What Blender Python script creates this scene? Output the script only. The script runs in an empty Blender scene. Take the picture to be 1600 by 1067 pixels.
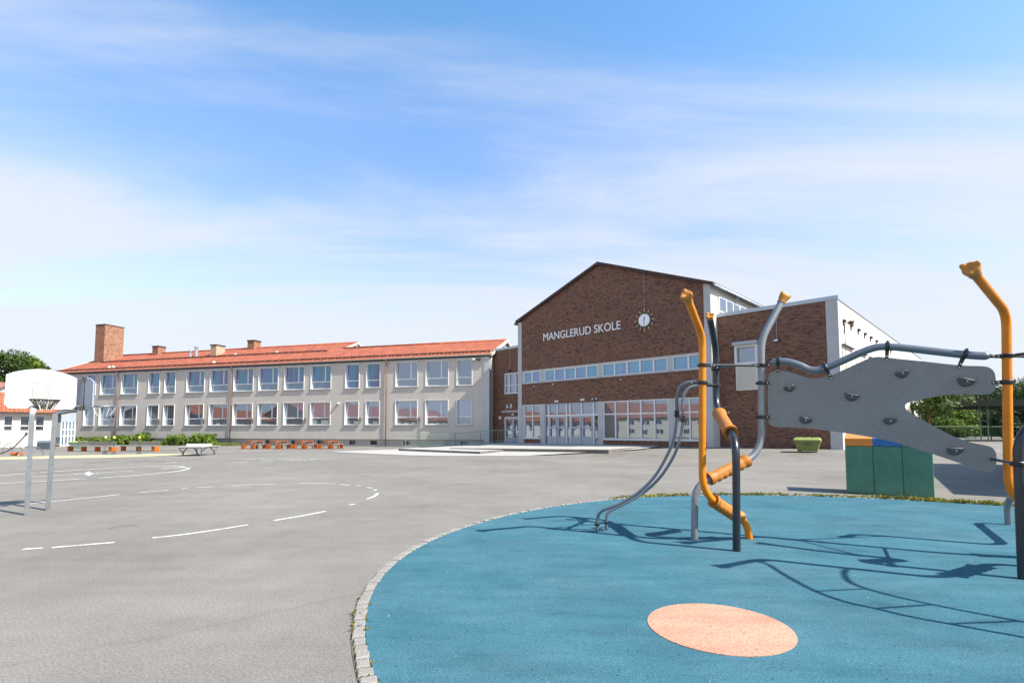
import bpy, math, random
from mathutils import Vector, Matrix, noise
R = math.radians
scene = bpy.context.scene
COL = scene.collection
random.seed(7)

# ------------------------------------------------------------------ camera model
FX, TH, HC = 815.0, math.atan(815/13000), 1.5
V0 = 672 - FX*math.tan(TH)
CT, ST = math.cos(TH), math.sin(TH)
def ray(u, v):
    x = (u-800)/FX; y = (V0-v)/FX
    return Vector((x, CT-y*ST, ST+y*CT))
def P(u, v, Y):                       # point seen at (u,v) at depth Y
    d = ray(u, v); t = Y/d.y
    return Vector((d.x*t, Y, HC+d.z*t))
def G(u, v, z=0.0):                   # point seen at (u,v) at height z
    d = ray(u, v); t = (z-HC)/d.z
    return Vector((d.x*t, d.y*t, z))
class Frame:
    def __init__(s, o, deg):
        s.o = Vector((o[0], o[1], 0)); s.a = R(deg)
        s.x = Vector((math.cos(s.a), math.sin(s.a), 0)); s.y = Vector((-math.sin(s.a), math.cos(s.a), 0))
    def pl(s, u, v, yl=0.0):
        d = ray(u, v); t = (yl+s.o.dot(s.y))/d.dot(s.y)
        p = d*t; return (p-s.o).dot(s.x), HC+p.z
    def sl(s, u, v, xl=0.0):
        d = ray(u, v); t = (xl+s.o.dot(s.x))/d.dot(s.x)
        p = d*t; return (p-s.o).dot(s.y), HC+p.z
    def gl(s, u, v, z=0.0):
        p = G(u, v, z)-s.o; return p.dot(s.x), p.dot(s.y)
    def w(s, x, y, z=0.0):
        q = s.o + s.x*x + s.y*y; return Vector((q.x, q.y, z))
    def loc(s, p):
        q = p-s.o; return q.dot(s.x), q.dot(s.y)

OC = G(765, 699.8)
FB = Frame(OC, -44.2)                 # brick hall: x along the front, y into the building
FW = Frame(OC, -16.7)                 # plaster wing

# ------------------------------------------------------------------ materials
MATS = {}
def newmat(name):
    m = bpy.data.materials.new(name); m.use_nodes = True
    nt = m.node_tree; nt.nodes.clear()
    out = nt.nodes.new('ShaderNodeOutputMaterial')
    b = nt.nodes.new('ShaderNodeBsdfPrincipled')
    nt.links.new(b.outputs[0], out.inputs[0])
    MATS[name] = m
    return m, nt, b, out
def N(nt, t, **k):
    n = nt.nodes.new(t)
    for a, v in k.items(): setattr(n, a, v)
    return n
def noise_fac(nt, vec, scale, detail=4, rough=.6):
    n = N(nt, 'ShaderNodeTexNoise'); n.inputs['Scale'].default_value = scale
    n.inputs['Detail'].default_value = detail; n.inputs['Roughness'].default_value = rough
    nt.links.new(vec, n.inputs['Vector']); return n.outputs['Fac']
def ramp(nt, fac, stops):
    r = N(nt, 'ShaderNodeValToRGB'); cr = r.color_ramp
    while len(cr.elements) < len(stops): cr.elements.new(.5)
    for e, (p, c) in zip(cr.elements, stops):
        e.position = p; e.color = (*c, 1) if len(c) == 3 else c
    nt.links.new(fac, r.inputs[0]); return r.outputs[0]
def mixc(nt, fac, a, b, mode='MIX'):
    m = N(nt, 'ShaderNodeMix', data_type='RGBA', blend_type=mode)
    for s, v in ((0, fac), (6, a), (7, b)):
        if hasattr(v, 'is_linked') or hasattr(v, 'links'): nt.links.new(v, m.inputs[s])
        else: m.inputs[s].default_value = v if s == 0 else ((*v, 1) if len(v) == 3 else v)
    return m.outputs[2]
def bump(nt, b, h, strength=.3, dist=.01):
    n = N(nt, 'ShaderNodeBump'); n.inputs['Strength'].default_value = strength; n.inputs['Distance'].default_value = dist
    nt.links.new(h, n.inputs['Height']); nt.links.new(n.outputs[0], b.inputs['Normal'])
def mat(name, col, rough=.6, metal=0.0, var=.12, scale=3.0, fine=0.0, fscale=60, bmp=0.0, bscale=None, spec=.5, coat=0.0):
    m, nt, b, out = newmat(name)
    tc = N(nt, 'ShaderNodeTexCoord').outputs['Object']
    c = tuple(col)
    lo = tuple(x*(1-var) for x in c); hi = tuple(min(1, x*(1+var)) for x in c)
    o = ramp(nt, noise_fac(nt, tc, scale, 5), [(.3, lo), (.7, hi)])
    if fine:
        f = ramp(nt, noise_fac(nt, tc, fscale, 2), [(.35, (1-fine,)*3), (.65, (1+fine,)*3)])
        o = mixc(nt, 1.0, o, f, 'MULTIPLY')
    nt.links.new(o, b.inputs['Base Color'])
    b.inputs['Roughness'].default_value = rough; b.inputs['Metallic'].default_value = metal
    b.inputs['Specular IOR Level'].default_value = spec
    b.inputs['Coat Weight'].default_value = coat; b.inputs['Coat Roughness'].default_value = .15
    if bmp: bump(nt, b, noise_fac(nt, tc, bscale or fscale, 3), bmp, .01)
    return m

def mat_asphalt():
    m, nt, b, out = newmat('asphalt')
    tc = N(nt, 'ShaderNodeTexCoord').outputs['Object']
    big = ramp(nt, noise_fac(nt, tc, .22, 6, .62), [(.28, (.165, .151, .133)), (.5, (.205, .191, .17)), (.75, (.243, .228, .204))])
    mp = N(nt, 'ShaderNodeMapping'); mp.inputs['Scale'].default_value = (.5, 5, 1); mp.inputs['Rotation'].default_value = (0, 0, R(12))
    nt.links.new(tc, mp.inputs[0])
    st = ramp(nt, noise_fac(nt, mp.outputs[0], .6, 5), [(.3, (.94,)*3), (.7, (1.05,)*3)])
    c = mixc(nt, 1.0, big, st, 'MULTIPLY')
    f = ramp(nt, noise_fac(nt, tc, 55, 3, .8), [(.3, (.58,)*3), (.5, (1.0,)*3), (.72, (1.42,)*3)])
    c = mixc(nt, 1.0, c, f, 'MULTIPLY')
    v = N(nt, 'ShaderNodeTexVoronoi'); v.inputs['Scale'].default_value = 38; nt.links.new(tc, v.inputs['Vector'])
    d = ramp(nt, v.outputs['Distance'], [(.0, (.75,)*3), (.16, (1,)*3)])
    c = mixc(nt, 1.0, c, d, 'MULTIPLY')
    c = mixc(nt, 1.0, c, ramp(nt, noise_fac(nt, tc, 1.4, 8, .72), [(.32, (.88,)*3), (.5, (1,)*3), (.72, (1.08,)*3)]), 'MULTIPLY')
    # dark spots of old gum and oil
    v2 = N(nt, 'ShaderNodeTexVoronoi'); v2.inputs['Scale'].default_value = .9; nt.links.new(tc, v2.inputs['Vector'])
    g = ramp(nt, v2.outputs['Distance'], [(.0, (.62,)*3), (.035, (.72,)*3), (.05, (1,)*3)])
    c = mixc(nt, 1.0, c, g, 'MULTIPLY')
    # faint repair seams and hairline cracks
    ns = N(nt, 'ShaderNodeTexNoise'); ns.inputs['Scale'].default_value = 1.1; ns.inputs['Detail'].default_value = 4; nt.links.new(tc, ns.inputs['Vector'])
    wv = mixc(nt, .35, tc, ns.outputs['Color'])
    v3 = N(nt, 'ShaderNodeTexVoronoi', feature='DISTANCE_TO_EDGE'); v3.inputs['Scale'].default_value = .16; nt.links.new(wv, v3.inputs['Vector'])
    g3 = ramp(nt, v3.outputs['Distance'], [(.0, (.9,)*3), (.0025, (1,)*3)])
    c = mixc(nt, 1.0, c, g3, 'MULTIPLY')
    nt.links.new(c, b.inputs['Base Color']); b.inputs['Roughness'].default_value = .95; b.inputs['Specular IOR Level'].default_value = .1
    bump(nt, b, noise_fac(nt, tc, 70, 3, .8), .45, .006)
mat_asphalt()

def mat_rubber(name, lo, mid, hi, spk, dark):
    m, nt, b, out = newmat(name)
    tc = N(nt, 'ShaderNodeTexCoord').outputs['Object']
    c = ramp(nt, noise_fac(nt, tc, .8, 6, .65), [(.3, lo), (.5, mid), (.72, hi)])
    dust = ramp(nt, noise_fac(nt, tc, .55, 7, .7), [(.45, (0,)*3), (.75, (.3,)*3)])
    c = mixc(nt, dust, c, tuple(x*.4+.1 for x in mid))
    scf = N(nt, 'ShaderNodeMapping'); scf.inputs['Scale'].default_value = (.7, 3.2, 1); scf.inputs['Rotation'].default_value = (0, 0, R(35)); nt.links.new(tc, scf.inputs[0])
    c = mixc(nt, 1.0, c, ramp(nt, noise_fac(nt, scf.outputs[0], 1.4, 6, .7), [(.32, (.82,)*3), (.5, (1,)*3), (.7, (1.1,)*3)]), 'MULTIPLY')
    f = ramp(nt, noise_fac(nt, tc, 75, 4, .85), [(.3, (.45,)*3), (.5, (1,)*3), (.7, (1.55,)*3)])
    c = mixc(nt, 1.0, c, f, 'MULTIPLY')
    v = N(nt, 'ShaderNodeTexVoronoi'); v.inputs['Scale'].default_value = 58; nt.links.new(tc, v.inputs['Vector'])
    s = ramp(nt, v.outputs['Distance'], [(.0, (.8,)*3), (.12, (.8,)*3), (.2, (0,)*3)])
    pick = ramp(nt, v.outputs['Color'], [(.62, (0,)*3), (.66, (1,)*3)])
    sp = mixc(nt, 1.0, s, pick, 'MULTIPLY')
    # loose grit lies in drifts
    dr = ramp(nt, noise_fac(nt, tc, 1.6, 3), [(.42, (.12,)*3), (.62, (1,)*3)])
    sp = mixc(nt, 1.0, sp, dr, 'MULTIPLY')
    c = mixc(nt, sp, c, spk)
    v2 = N(nt, 'ShaderNodeTexVoronoi'); v2.inputs['Scale'].default_value = 17; nt.links.new(tc, v2.inputs['Vector'])
    s2 = ramp(nt, v2.outputs['Distance'], [(.0, (1,)*3), (.1, (1,)*3), (.14, (0,)*3)])
    p2 = ramp(nt, v2.outputs['Color'], [(.56, (0,)*3), (.6, (1,)*3)])
    c = mixc(nt, mixc(nt, 1.0, s2, p2, 'MULTIPLY'), c, dark)
    nt.links.new(c, b.inputs['Base Color']); b.inputs['Roughness'].default_value = .95; b.inputs['Specular IOR Level'].default_value = .04
    bump(nt, b, noise_fac(nt, tc, 85, 3, .8), .6, .008)
mat_rubber('rubber_blue', (.04, .116, .15), (.051, .14, .179), (.066, .166, .206), (.3, .34, .35), (.015, .035, .05))
mat_rubber('rubber_salmon', (.43, .215, .148), (.5, .258, .178), (.55, .3, .21), (.75, .6, .5), (.1, .06, .05))

def mat_brick(name, c1, c2, mortar, dark, msize=.016, lum=1.0):
    m, nt, b, out = newmat(name)
    tc = N(nt, 'ShaderNodeTexCoord').outputs['Object']
    sx = N(nt, 'ShaderNodeSeparateXYZ'); nt.links.new(tc, sx.inputs[0])
    ad = N(nt, 'ShaderNodeMath', operation='ADD'); nt.links.new(sx.outputs[0], ad.inputs[0]); nt.links.new(sx.outputs[1], ad.inputs[1])
    cb = N(nt, 'ShaderNodeCombineXYZ'); nt.links.new(ad.outputs[0], cb.inputs[0]); nt.links.new(sx.outputs[2], cb.inputs[1])
    br = N(nt, 'ShaderNodeTexBrick'); nt.links.new(cb.outputs[0], br.inputs['Vector'])
    br.inputs['Color1'].default_value = (*c1, 1); br.inputs['Color2'].default_value = (*c2, 1); br.inputs['Mortar'].default_value = (*mortar, 1)
    br.inputs['Scale'].default_value = 1; br.inputs['Mortar Size'].default_value = msize; br.inputs['Brick Width'].default_value = .2
    br.inputs['Row Height'].default_value = .07; br.inputs['Bias'].default_value = -.1; br.inputs['Mortar Smooth'].default_value = .2
    # every brick gets its own tone; some are burnt dark
    def mm(op, x, y):
        n = N(nt, 'ShaderNodeMath', operation=op)
        for i, q in enumerate((x, y)):
            if hasattr(q, 'links'): nt.links.new(q, n.inputs[i])
            elif q is not None: n.inputs[i].default_value = q
        return n.outputs[0]
    row = mm('FLOOR', mm('DIVIDE', sx.outputs[2], .07), None)
    sh_ = mm('MULTIPLY', mm('MODULO', row, 2.0), .5)
    colm = mm('FLOOR', mm('ADD', mm('DIVIDE', ad.outputs[0], .2), sh_), None)
    idv = N(nt, 'ShaderNodeCombineXYZ'); nt.links.new(colm, idv.inputs[0]); nt.links.new(row, idv.inputs[1])
    wn = N(nt, 'ShaderNodeTexWhiteNoise'); nt.links.new(idv.outputs[0], wn.inputs['Vector'])
    bw = N(nt, 'ShaderNodeSeparateColor'); nt.links.new(wn.outputs['Color'], bw.inputs[0])
    k = ramp(nt, bw.outputs[0], [(.0, (1.3, 1.22, 1.15)), (.3, (1,)*3), (.8, (.86,)*3), (.95, dark)])
    c = mixc(nt, 1.0, br.outputs['Color'], k, 'MULTIPLY')
    big = ramp(nt, noise_fac(nt, cb.outputs[0], .45, 5), [(.3, (.92,)*3), (.7, (1.08,)*3)])
    c = mixc(nt, 1.0, c, big, 'MULTIPLY')
    nt.links.new(c, b.inputs['Base Color']); b.inputs['Roughness'].default_value = .85; b.inputs['Specular IOR Level'].default_value = .3
    bump(nt, b, br.outputs['Fac'], -.4, .01)
mat_brick('brick', (.2, .083, .05), (.152, .063, .04), (.16, .11, .085), (.5, .48, .5))
mat_brick('brick_orange', (.3, .1, .045), (.19, .066, .036), (.3, .22, .16), (.6, .5, .45))
mat_brick('brick_tan', (.5, .33, .2), (.4, .25, .15), (.45, .38, .3), (.7, .7, .7))

def mat_tiles(name, base):
    m, nt, b, out = newmat(name)
    tc = N(nt, 'ShaderNodeTexCoord').outputs['Object']
    sx = N(nt, 'ShaderNodeSeparateXYZ'); nt.links.new(tc, sx.inputs[0])
    def wave(o, freq, prof='SIN'):
        a = N(nt, 'ShaderNodeMath', operation='MULTIPLY'); nt.links.new(o, a.inputs[0]); a.inputs[1].default_value = freq
        f = N(nt, 'ShaderNodeMath', operation='FRACT'); nt.links.new(a.outputs[0], f.inputs[0]); return f.outputs[0]
    wx = wave(sx.outputs[0], 1/.28); wy = wave(sx.outputs[1], 1/.34)
    px = ramp(nt, wx, [(0, (.62,)*3), (.16, (.92,)*3), (.5, (1.12,)*3), (.9, (1,)*3), (1, (.62,)*3)])
    py = ramp(nt, wy, [(0, (.68,)*3), (.14, (1,)*3), (.8, (1.06,)*3), (1, (1,)*3)])
    c = ramp(nt, noise_fac(nt, tc, 1.3, 5, .7), [(.28, tuple(x*.68 for x in base)), (.5, base), (.72, tuple(x*1.22 for x in base))])
    c = mixc(nt, 1.0, c, px, 'MULTIPLY'); c = mixc(nt, 1.0, c, py, 'MULTIPLY')
    mp = N(nt, 'ShaderNodeMapping'); mp.inputs['Scale'].default_value = (3.57, 2.94, 2.94); nt.links.new(tc, mp.inputs[0])
    v = N(nt, 'ShaderNodeTexVoronoi'); v.inputs['Scale'].default_value = 1; nt.links.new(mp.outputs[0], v.inputs['Vector'])
    sc = N(nt, 'ShaderNodeSeparateColor'); nt.links.new(v.outputs['Color'], sc.inputs[0])
    c = mixc(nt, 1.0, c, ramp(nt, sc.outputs[0], [(0, (.82,)*3), (.8, (1.08,)*3), (1, (1.2,)*3)]), 'MULTIPLY')
    nt.links.new(c, b.inputs['Base Color']); b.inputs['Roughness'].default_value = .75
    bump(nt, b, px, .5, .03)
mat_tiles('roof_tiles', (.34, .092, .042))
mat_tiles('roof_tiles_bright', (.33, .1, .042))
mat_tiles('roof_tiles_brown', (.3, .13, .09))
mat_tiles('roof_tiles_dark', (.06, .032, .028))

def mat_glass(name, stops, gloss=.3, scale=(1.2, 1.2, .15), rough=.02, dist=0.0):
    m, nt, b, out = newmat(name)
    tc = N(nt, 'ShaderNodeTexCoord').outputs['Object']
    mp = N(nt, 'ShaderNodeMapping'); mp.inputs['Scale'].default_value = scale; nt.links.new(tc, mp.inputs[0])
    c = ramp(nt, noise_fac(nt, mp.outputs[0], 1.0, 3), stops)
    nt.links.new(c, b.inputs['Base Color']); b.inputs['Roughness'].default_value = .25
    g = N(nt, 'ShaderNodeBsdfGlossy'); g.inputs['Roughness'].default_value = rough; g.inputs['Color'].default_value = (.66, .79, 1, 1)
    nb = N(nt, 'ShaderNodeBump'); nb.inputs['Strength'].default_value = .06; nb.inputs['Distance'].default_value = .05
    nt.links.new(noise_fac(nt, tc, .8, 1), nb.inputs['Height']); nt.links.new(nb.outputs[0], g.inputs['Normal'])
    fr = N(nt, 'ShaderNodeFresnel'); fr.inputs['IOR'].default_value = 1.6
    ad = N(nt, 'ShaderNodeMath', operation='ADD'); ad.use_clamp = True
    nt.links.new(fr.outputs[0], ad.inputs[0]); ad.inputs[1].default_value = gloss
    mx = N(nt, 'ShaderNodeMixShader'); nt.links.new(ad.outputs[0], mx.inputs[0])
    nt.links.new(b.outputs[0], mx.inputs[1]); nt.links.new(g.outputs[0], mx.inputs[2]); nt.links.new(mx.outputs[0], out.inputs[0])
mat_glass('glass_film', [(.3, (.07, .05, .15)), (.42, (.11, .08, .22)), (.5, (.02, .2, .24)), (.58, (.04, .16, .34)), (.68, (.17, .1, .26))], .03, (2.2, 2.2, .12))
mat_glass('glass_film_low', [(.3, (.06, .07, .1)), (.45, (.05, .12, .14)), (.6, (.14, .07, .15)), (.7, (.05, .06, .08))], .3, (1.6, 1.6, .15))
mat_glass('glass_pale', [(.35, (.07, .11, .14)), (.65, (.11, .18, .22))], .08)
mat_glass('glass_band', [(.35, (.07, .24, .36)), (.5, (.1, .3, .44)), (.6, (.14, .2, .42)), (.7, (.05, .3, .36))], .06, (.5, .5, .5))
mat_glass('glass_dark', [(.35, (.015, .018, .022)), (.65, (.05, .05, .05))], .26, (1, 1, 1))
mat_glass('glass_black', [(.35, (.01, .01, .012)), (.65, (.03, .03, .03))], .06)

def mat_plaster():
    m, nt, b, out = newmat('plaster')
    tc = N(nt, 'ShaderNodeTexCoord').outputs['Object']
    c = ramp(nt, noise_fac(nt, tc, .7, 6, .65), [(.3, (.45, .412, .368)), (.7, (.515, .475, .428))])
    mp = N(nt, 'ShaderNodeMapping'); mp.inputs['Scale'].default_value = (2.2, 2.2, .18); nt.links.new(tc, mp.inputs[0])
    c = mixc(nt, 1.0, c, ramp(nt, noise_fac(nt, mp.outputs[0], 1.0, 5, .7), [(.3, (.95,)*3), (.5, (1,)*3), (.7, (1.03,)*3)]), 'MULTIPLY')
    c = mixc(nt, 1.0, c, ramp(nt, noise_fac(nt, tc, 25, 2), [(.35, (.93,)*3), (.65, (1.07,)*3)]), 'MULTIPLY')
    nt.links.new(c, b.inputs['Base Color']); b.inputs['Roughness'].default_value = .9
    bump(nt, b, noise_fac(nt, tc, 25, 3), .3, .01)
mat_plaster()
mat('plaster_white', (.58, .545, .485), .85, var=.05, scale=.8, fine=.04, fscale=20)
mat('plaster_cream', (.5, .45, .34), .85, var=.06, scale=.8)
mat('plinth', (.35, .335, .31), .9, var=.1, scale=1.2, fine=.08)
mat('concrete_gray', (.44, .44, .45), .85, var=.07, scale=1.1, fine=.05, fscale=30)
mat('concrete_light', (.38, .365, .34), .9, var=.06, scale=.5, fine=.08, fscale=40, bmp=.2)
mat('concrete_step', (.15, .135, .12), .9, var=.3, scale=1.6, fine=.2, fscale=20)
mat('granite', (.25, .232, .207), .85, var=.16, scale=5, fine=.2, fscale=90, bmp=.5)
mat('paint_white', (.66, .65, .62), .8, var=.14, scale=4, fine=.15, fscale=60)
mat('paint_white_worn', (.48, .47, .45), .85, var=.2, scale=2.5, fine=.25, fscale=30)
mat('paint_yellow', (.66, .54, .25), .85, var=.15, scale=1.2, fine=.1)
mat('paint_green', (.16, .35, .2), .85, var=.15, scale=2)
mat('frame_white', (.66, .66, .645), .45, var=.03, scale=2)
mat('frame_gray', (.37, .395, .44), .45, var=.05, scale=2)
mat('metal_gray', (.42, .43, .45), .45, .6, var=.08, scale=4)
mat('galvanized', (.27, .29, .3), .42, .75, var=.14, scale=9, fine=.06, fscale=50)
mat('tube_gray', (.15, .17, .2), .3, .35, var=.05, scale=3, fine=.05, fscale=200, coat=.3)
mat('tube_gray_light', (.25, .262, .28), .4, .45, var=.08, scale=6, fine=.04, fscale=120)
mat('tube_orange', (.68, .205, .005), .42, 0, var=.1, scale=5, fine=.05, fscale=40, coat=.1, spec=.35)
mat('tube_black', (.018, .023, .03), .32, .1, var=.1, scale=5, coat=.3)
mat('grip_orange', (.42, .15, .014), .55, 0, var=.12, scale=8, fine=.06, fscale=60)
mat('cap_orange', (.45, .18, .02), .5, 0, var=.12, scale=10)
mat('plastic_black', (.014, .015, .018), .38, 0, var=.2, scale=10)
mat('bolt_steel', (.5, .5, .5), .3, .9, var=.1)
mat('dark_fascia', (.045, .04, .04), .6, var=.1)
mat('verge_brown', (.05, .024, .02), .7, var=.15, scale=3)
mat('copper_brown', (.3, .16, .11), .6, .1, var=.25, scale=1.5)
mat('flashing', (.42, .47, .53), .4, .5, var=.06)
mat('board_white', (.62, .63, .62), .5, var=.03, scale=4, fine=.02)
mat('board_back', (.28, .33, .38), .55, var=.05)
mat('mark_gray', (.19, .165, .145), .7, var=.1)
mat('net_rust', (.1, .085, .07), .8, var=.3, scale=20)
mat('net_white', (.75, .73, .66), .8, var=.1)
mat('wood_gray', (.22, .2, .18), .85, var=.2, scale=4, fine=.2, fscale=25)
mat('wood_orange', (.5, .12, .015), .55, var=.1, scale=3)
mat('steel_orange', (.42, .11, .022), .5, var=.1, scale=3)
mat('cabinet_green', (.06, .185, .125), .42, 0, var=.16, scale=2.2, fine=.04, fscale=14, bmp=.05)
mat('cabinet_orange', (.66, .21, .03), .5, var=.06)
mat('cabinet_blue', (.02, .12, .34), .5, var=.06)
mat('cabinet_gap', (.012, .04, .03), .6)
mat('bin_green', (.17, .2, .055), .5, var=.1, scale=4, fine=.05)
mat('bin_lid', (.34, .38, .12), .5, var=.1, scale=4)
mat('ink_dark', (.03, .045, .03), .6)
mat('rail_green', (.2, .33, .24), .5, var=.1)
mat('rail_dark_green', (.05, .11, .05), .5, var=.1)
mat('canopy_green', (.012, .017, .013), .8, var=.15, spec=.15)
mat('letter_white', (.78, .78, .8), .4, .1, var=.03)
mat('letter_faded', (.4, .36, .36), .6, var=.1)
mat('clock_face', (.86, .89, .92), .35, var=.02)
mat('clock_dark', (.04, .05, .07), .5, var=.1)
mat('brass', (.5, .44, .28), .4, .6, var=.1)
mat('bark', (.12, .085, .06), .9, var=.3, scale=6, fine=.3, fscale=20)
mat('bark_pine', (.26, .13, .08), .9, var=.3, scale=6, fine=.3, fscale=20)
mat('soil', (.12, .1, .06), .95, var=.3, scale=2, fine=.3)
mat('iron', (.1, .08, .065), .8, .2, var=.25, scale=6)
mat('yellow_head', (.7, .62, .12), .5)
mat('shed_gray', (.25, .26, .26), .7, var=.1)

def mat_worn_paint(name, col, under, lo, hi):
    m, nt, b, out = newmat(name)
    tc = N(nt, 'ShaderNodeTexCoord').outputs['Object']
    f = mixc(nt, .5, noise_fac(nt, tc, 5, 4, .7), noise_fac(nt, tc, 45, 3, .8))
    c = mixc(nt, ramp(nt, f, [(lo, (0,)*3), (hi, (1,)*3)]), under, col)
    nt.links.new(c, b.inputs['Base Color']); b.inputs['Roughness'].default_value = .85
mat_worn_paint('paint_white', (.62, .61, .58), (.2, .19, .17), .4, .47)
mat_worn_paint('paint_white_worn', (.5, .49, .47), (.2, .19, .17), .44, .54)
mat_worn_paint('paint_yellow', (.58, .48, .24), (.2, .19, .17), .34, .46)
def mat_panel():
    m, nt, b, out = newmat('panel_gray')
    tc = N(nt, 'ShaderNodeTexCoord').outputs['Object']
    c = ramp(nt, noise_fac(nt, tc, 1.5, 4), [(.3, (.215, .208, .2)), (.7, (.25, .242, .232))])
    f = ramp(nt, noise_fac(nt, tc, 80, 4, .85), [(.32, (.7,)*3), (.5, (1,)*3), (.7, (1.3,)*3)])
    c = mixc(nt, 1.0, c, f, 'MULTIPLY')
    nt.links.new(c, b.inputs['Base Color']); b.inputs['Roughness'].default_value = .6
    bump(nt, b, noise_fac(nt, tc, 90, 3, .7), .5, .004)
mat_panel()
mat('panel_edge', (.5, .46, .4), .6, var=.05)
mat('foothold', (.085, .09, .093), .5, var=.15, scale=12, bmp=.2, fscale=80)

def mat_leaf(name, c, var=.45, trans=.25):
    m, nt, b, out = newmat(name)
    tc = N(nt, 'ShaderNodeTexCoord').outputs['Object']
    o = ramp(nt, noise_fac(nt, tc, 1.1, 4, .7), [(.3, tuple(x*(1-var) for x in c)), (.52, c), (.75, (c[0]*(1+var)*1.1, c[1]*(1+var), c[2]))])
    geo = N(nt, 'ShaderNodeNewGeometry')
    rnd = ramp(nt, geo.outputs['Random Per Island'], [(0, (.7,)*3), (1, (1.3,)*3)])
    o = mixc(nt, 1.0, o, rnd, 'MULTIPLY')
    nt.links.new(o, b.inputs['Base Color']); b.inputs['Roughness'].default_value = .6; b.inputs['Specular IOR Level'].default_value = .3
    t = N(nt, 'ShaderNodeBsdfTranslucent'); nt.links.new(o, t.inputs[0])
    mx = N(nt, 'ShaderNodeMixShader'); mx.inputs[0].default_value = trans
    nt.links.new(b.outputs[0], mx.inputs[1]); nt.links.new(t.outputs[0], mx.inputs[2]); nt.links.new(mx.outputs[0], out.inputs[0])
mat_leaf('leaf_mid', (.055, .095, .018))
mat_leaf('leaf_bright', (.13, .2, .03))
mat_leaf('leaf_dark', (.018, .034, .012))
mat_leaf('leaf_pine', (.036, .048, .02))
mat_leaf('leaf_shrub', (.13, .2, .026))
mat_leaf('grass', (.16, .19, .04))
mat_leaf('moss', (.24, .2, .03))

# ------------------------------------------------------------------ mesh helpers
WM = {}
class MB:
    def __init__(s): s.v = []; s.f = []; s.m = []
    def add(s, vs, fs, mi=0):
        n = len(s.v); s.v += [Vector(p) for p in vs]
        for f in fs: s.f.append(tuple(i+n for i in f)); s.m.append(mi)
        return s
    def box(s, x0, x1, y0, y1, z0, z1, mi=0, M=None):
        vs = [Vector((x, y, z)) for z in (z0, z1) for y in (y0, y1) for x in (x0, x1)]
        if M is not None: vs = [M @ p for p in vs]
        return s.add(vs, [(0, 2, 3, 1), (4, 5, 7, 6), (0, 1, 5, 4), (2, 6, 7, 3), (0, 4, 6, 2), (1, 3, 7, 5)], mi)
    def quad(s, a, b, c, d, mi=0): return s.add([a, b, c, d], [(0, 1, 2, 3)], mi)
    def prism(s, pts, z0, z1, mi=0):
        n = len(pts)
        vs = [(p[0], p[1], z0) for p in pts]+[(p[0], p[1], z1) for p in pts]
        return s.add(vs, [tuple(reversed(range(n))), tuple(range(n, 2*n))]+[(i, (i+1) % n, n+(i+1) % n, n+i) for i in range(n)], mi)
    def tube(s, pts, r, seg=12, mi=0, caps=True):
        pts = [Vector(p) for p in pts]; n = len(pts)
        rs = r if isinstance(r, (list, tuple)) else [r]*n
        t0 = (pts[1]-pts[0]).normalized()
        up = Vector((0, 0, 1)) if abs(t0.z) < .9 else Vector((1, 0, 0))
        nr = (up-t0*up.dot(t0)).normalized()
        rings = []
        for i, p in enumerate(pts):
            t = ((pts[i+1]-p).normalized() if i < n-1 else Vector()) + ((p-pts[i-1]).normalized() if i else Vector())
            t.normalize()
            nr = (nr-t*nr.dot(t)).normalized(); b = t.cross(nr)
            rings.append([p+(nr*math.cos(a)+b*math.sin(a))*rs[i] for a in [2*math.pi*k/seg for k in range(seg)]])
        vs = [q for rg in rings for q in rg]; fs = []
        for i in range(n-1):
            for k in range(seg):
                k2 = (k+1) % seg; fs.append((i*seg+k, i*seg+k2, (i+1)*seg+k2, (i+1)*seg+k))
        if caps: fs += [tuple(reversed(range(seg))), tuple((n-1)*seg+k for k in range(seg))]
        return s.add(vs, fs, mi)
    def build(s, name, mats, parent=None, world=False, smooth=False, bevel=0):
        me = bpy.data.meshes.new(name)
        vs = s.v
        if parent is not None and world:
            inv = WM[parent.name].inverted(); vs = [inv @ v for v in vs]
        me.from_pydata([tuple(v) for v in vs], [], s.f)
        if isinstance(mats, str): mats = [mats]
        for m in mats: me.materials.append(MATS[m])
        me.polygons.foreach_set('material_index', s.m)
        if smooth:
            me.polygons.foreach_set('use_smooth', [True]*len(me.polygons))
            if smooth == 'auto':
                try: me.set_sharp_from_angle(angle=R(40))
                except Exception: pass
        me.update()
        o = bpy.data.objects.new(name, me); COL.objects.link(o)
        if parent is not None:
            o.parent = parent; WM[o.name] = WM[parent.name]
        else: WM[o.name] = Matrix.Identity(4)
        if bevel:
            b = o.modifiers.new('bevel', 'BEVEL'); b.width = bevel; b.segments = 2; b.limit_method = 'ANGLE'
        return o
def tag(o, label, cat, group=None, kind=None):
    o['label'] = label; o['category'] = cat
    if group: o['group'] = group
    if kind: o['kind'] = kind
    return o
def thing(name, label, cat, loc=(0, 0, 0), rz=0.0, group=None):
    o = bpy.data.objects.new(name, None); COL.objects.link(o)
    o.location = loc; o.rotation_euler = (0, 0, rz); o.empty_display_size = .3
    WM[o.name] = Matrix.Translation(Vector(loc)) @ Matrix.Rotation(rz, 4, 'Z')
    return tag(o, label, cat, group)
def struct(o): o['kind'] = 'structure'; return o
def dup(root, loc, rz, label, group=None):
    r = root.copy(); COL.objects.link(r); r.location = loc; r.rotation_euler = (0, 0, rz); r['label'] = label
    if group: r['group'] = group
    WM[r.name] = Matrix.Translation(Vector(loc)) @ Matrix.Rotation(rz, 4, 'Z')
    def rec(a, b):
        for ch in [c for c in bpy.data.objects if c.parent == a and c != b]:
            c = ch.copy(); COL.objects.link(c); c.parent = b; WM[c.name] = WM[r.name]; rec(ch, c)
    rec(root, r)
    return r
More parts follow.
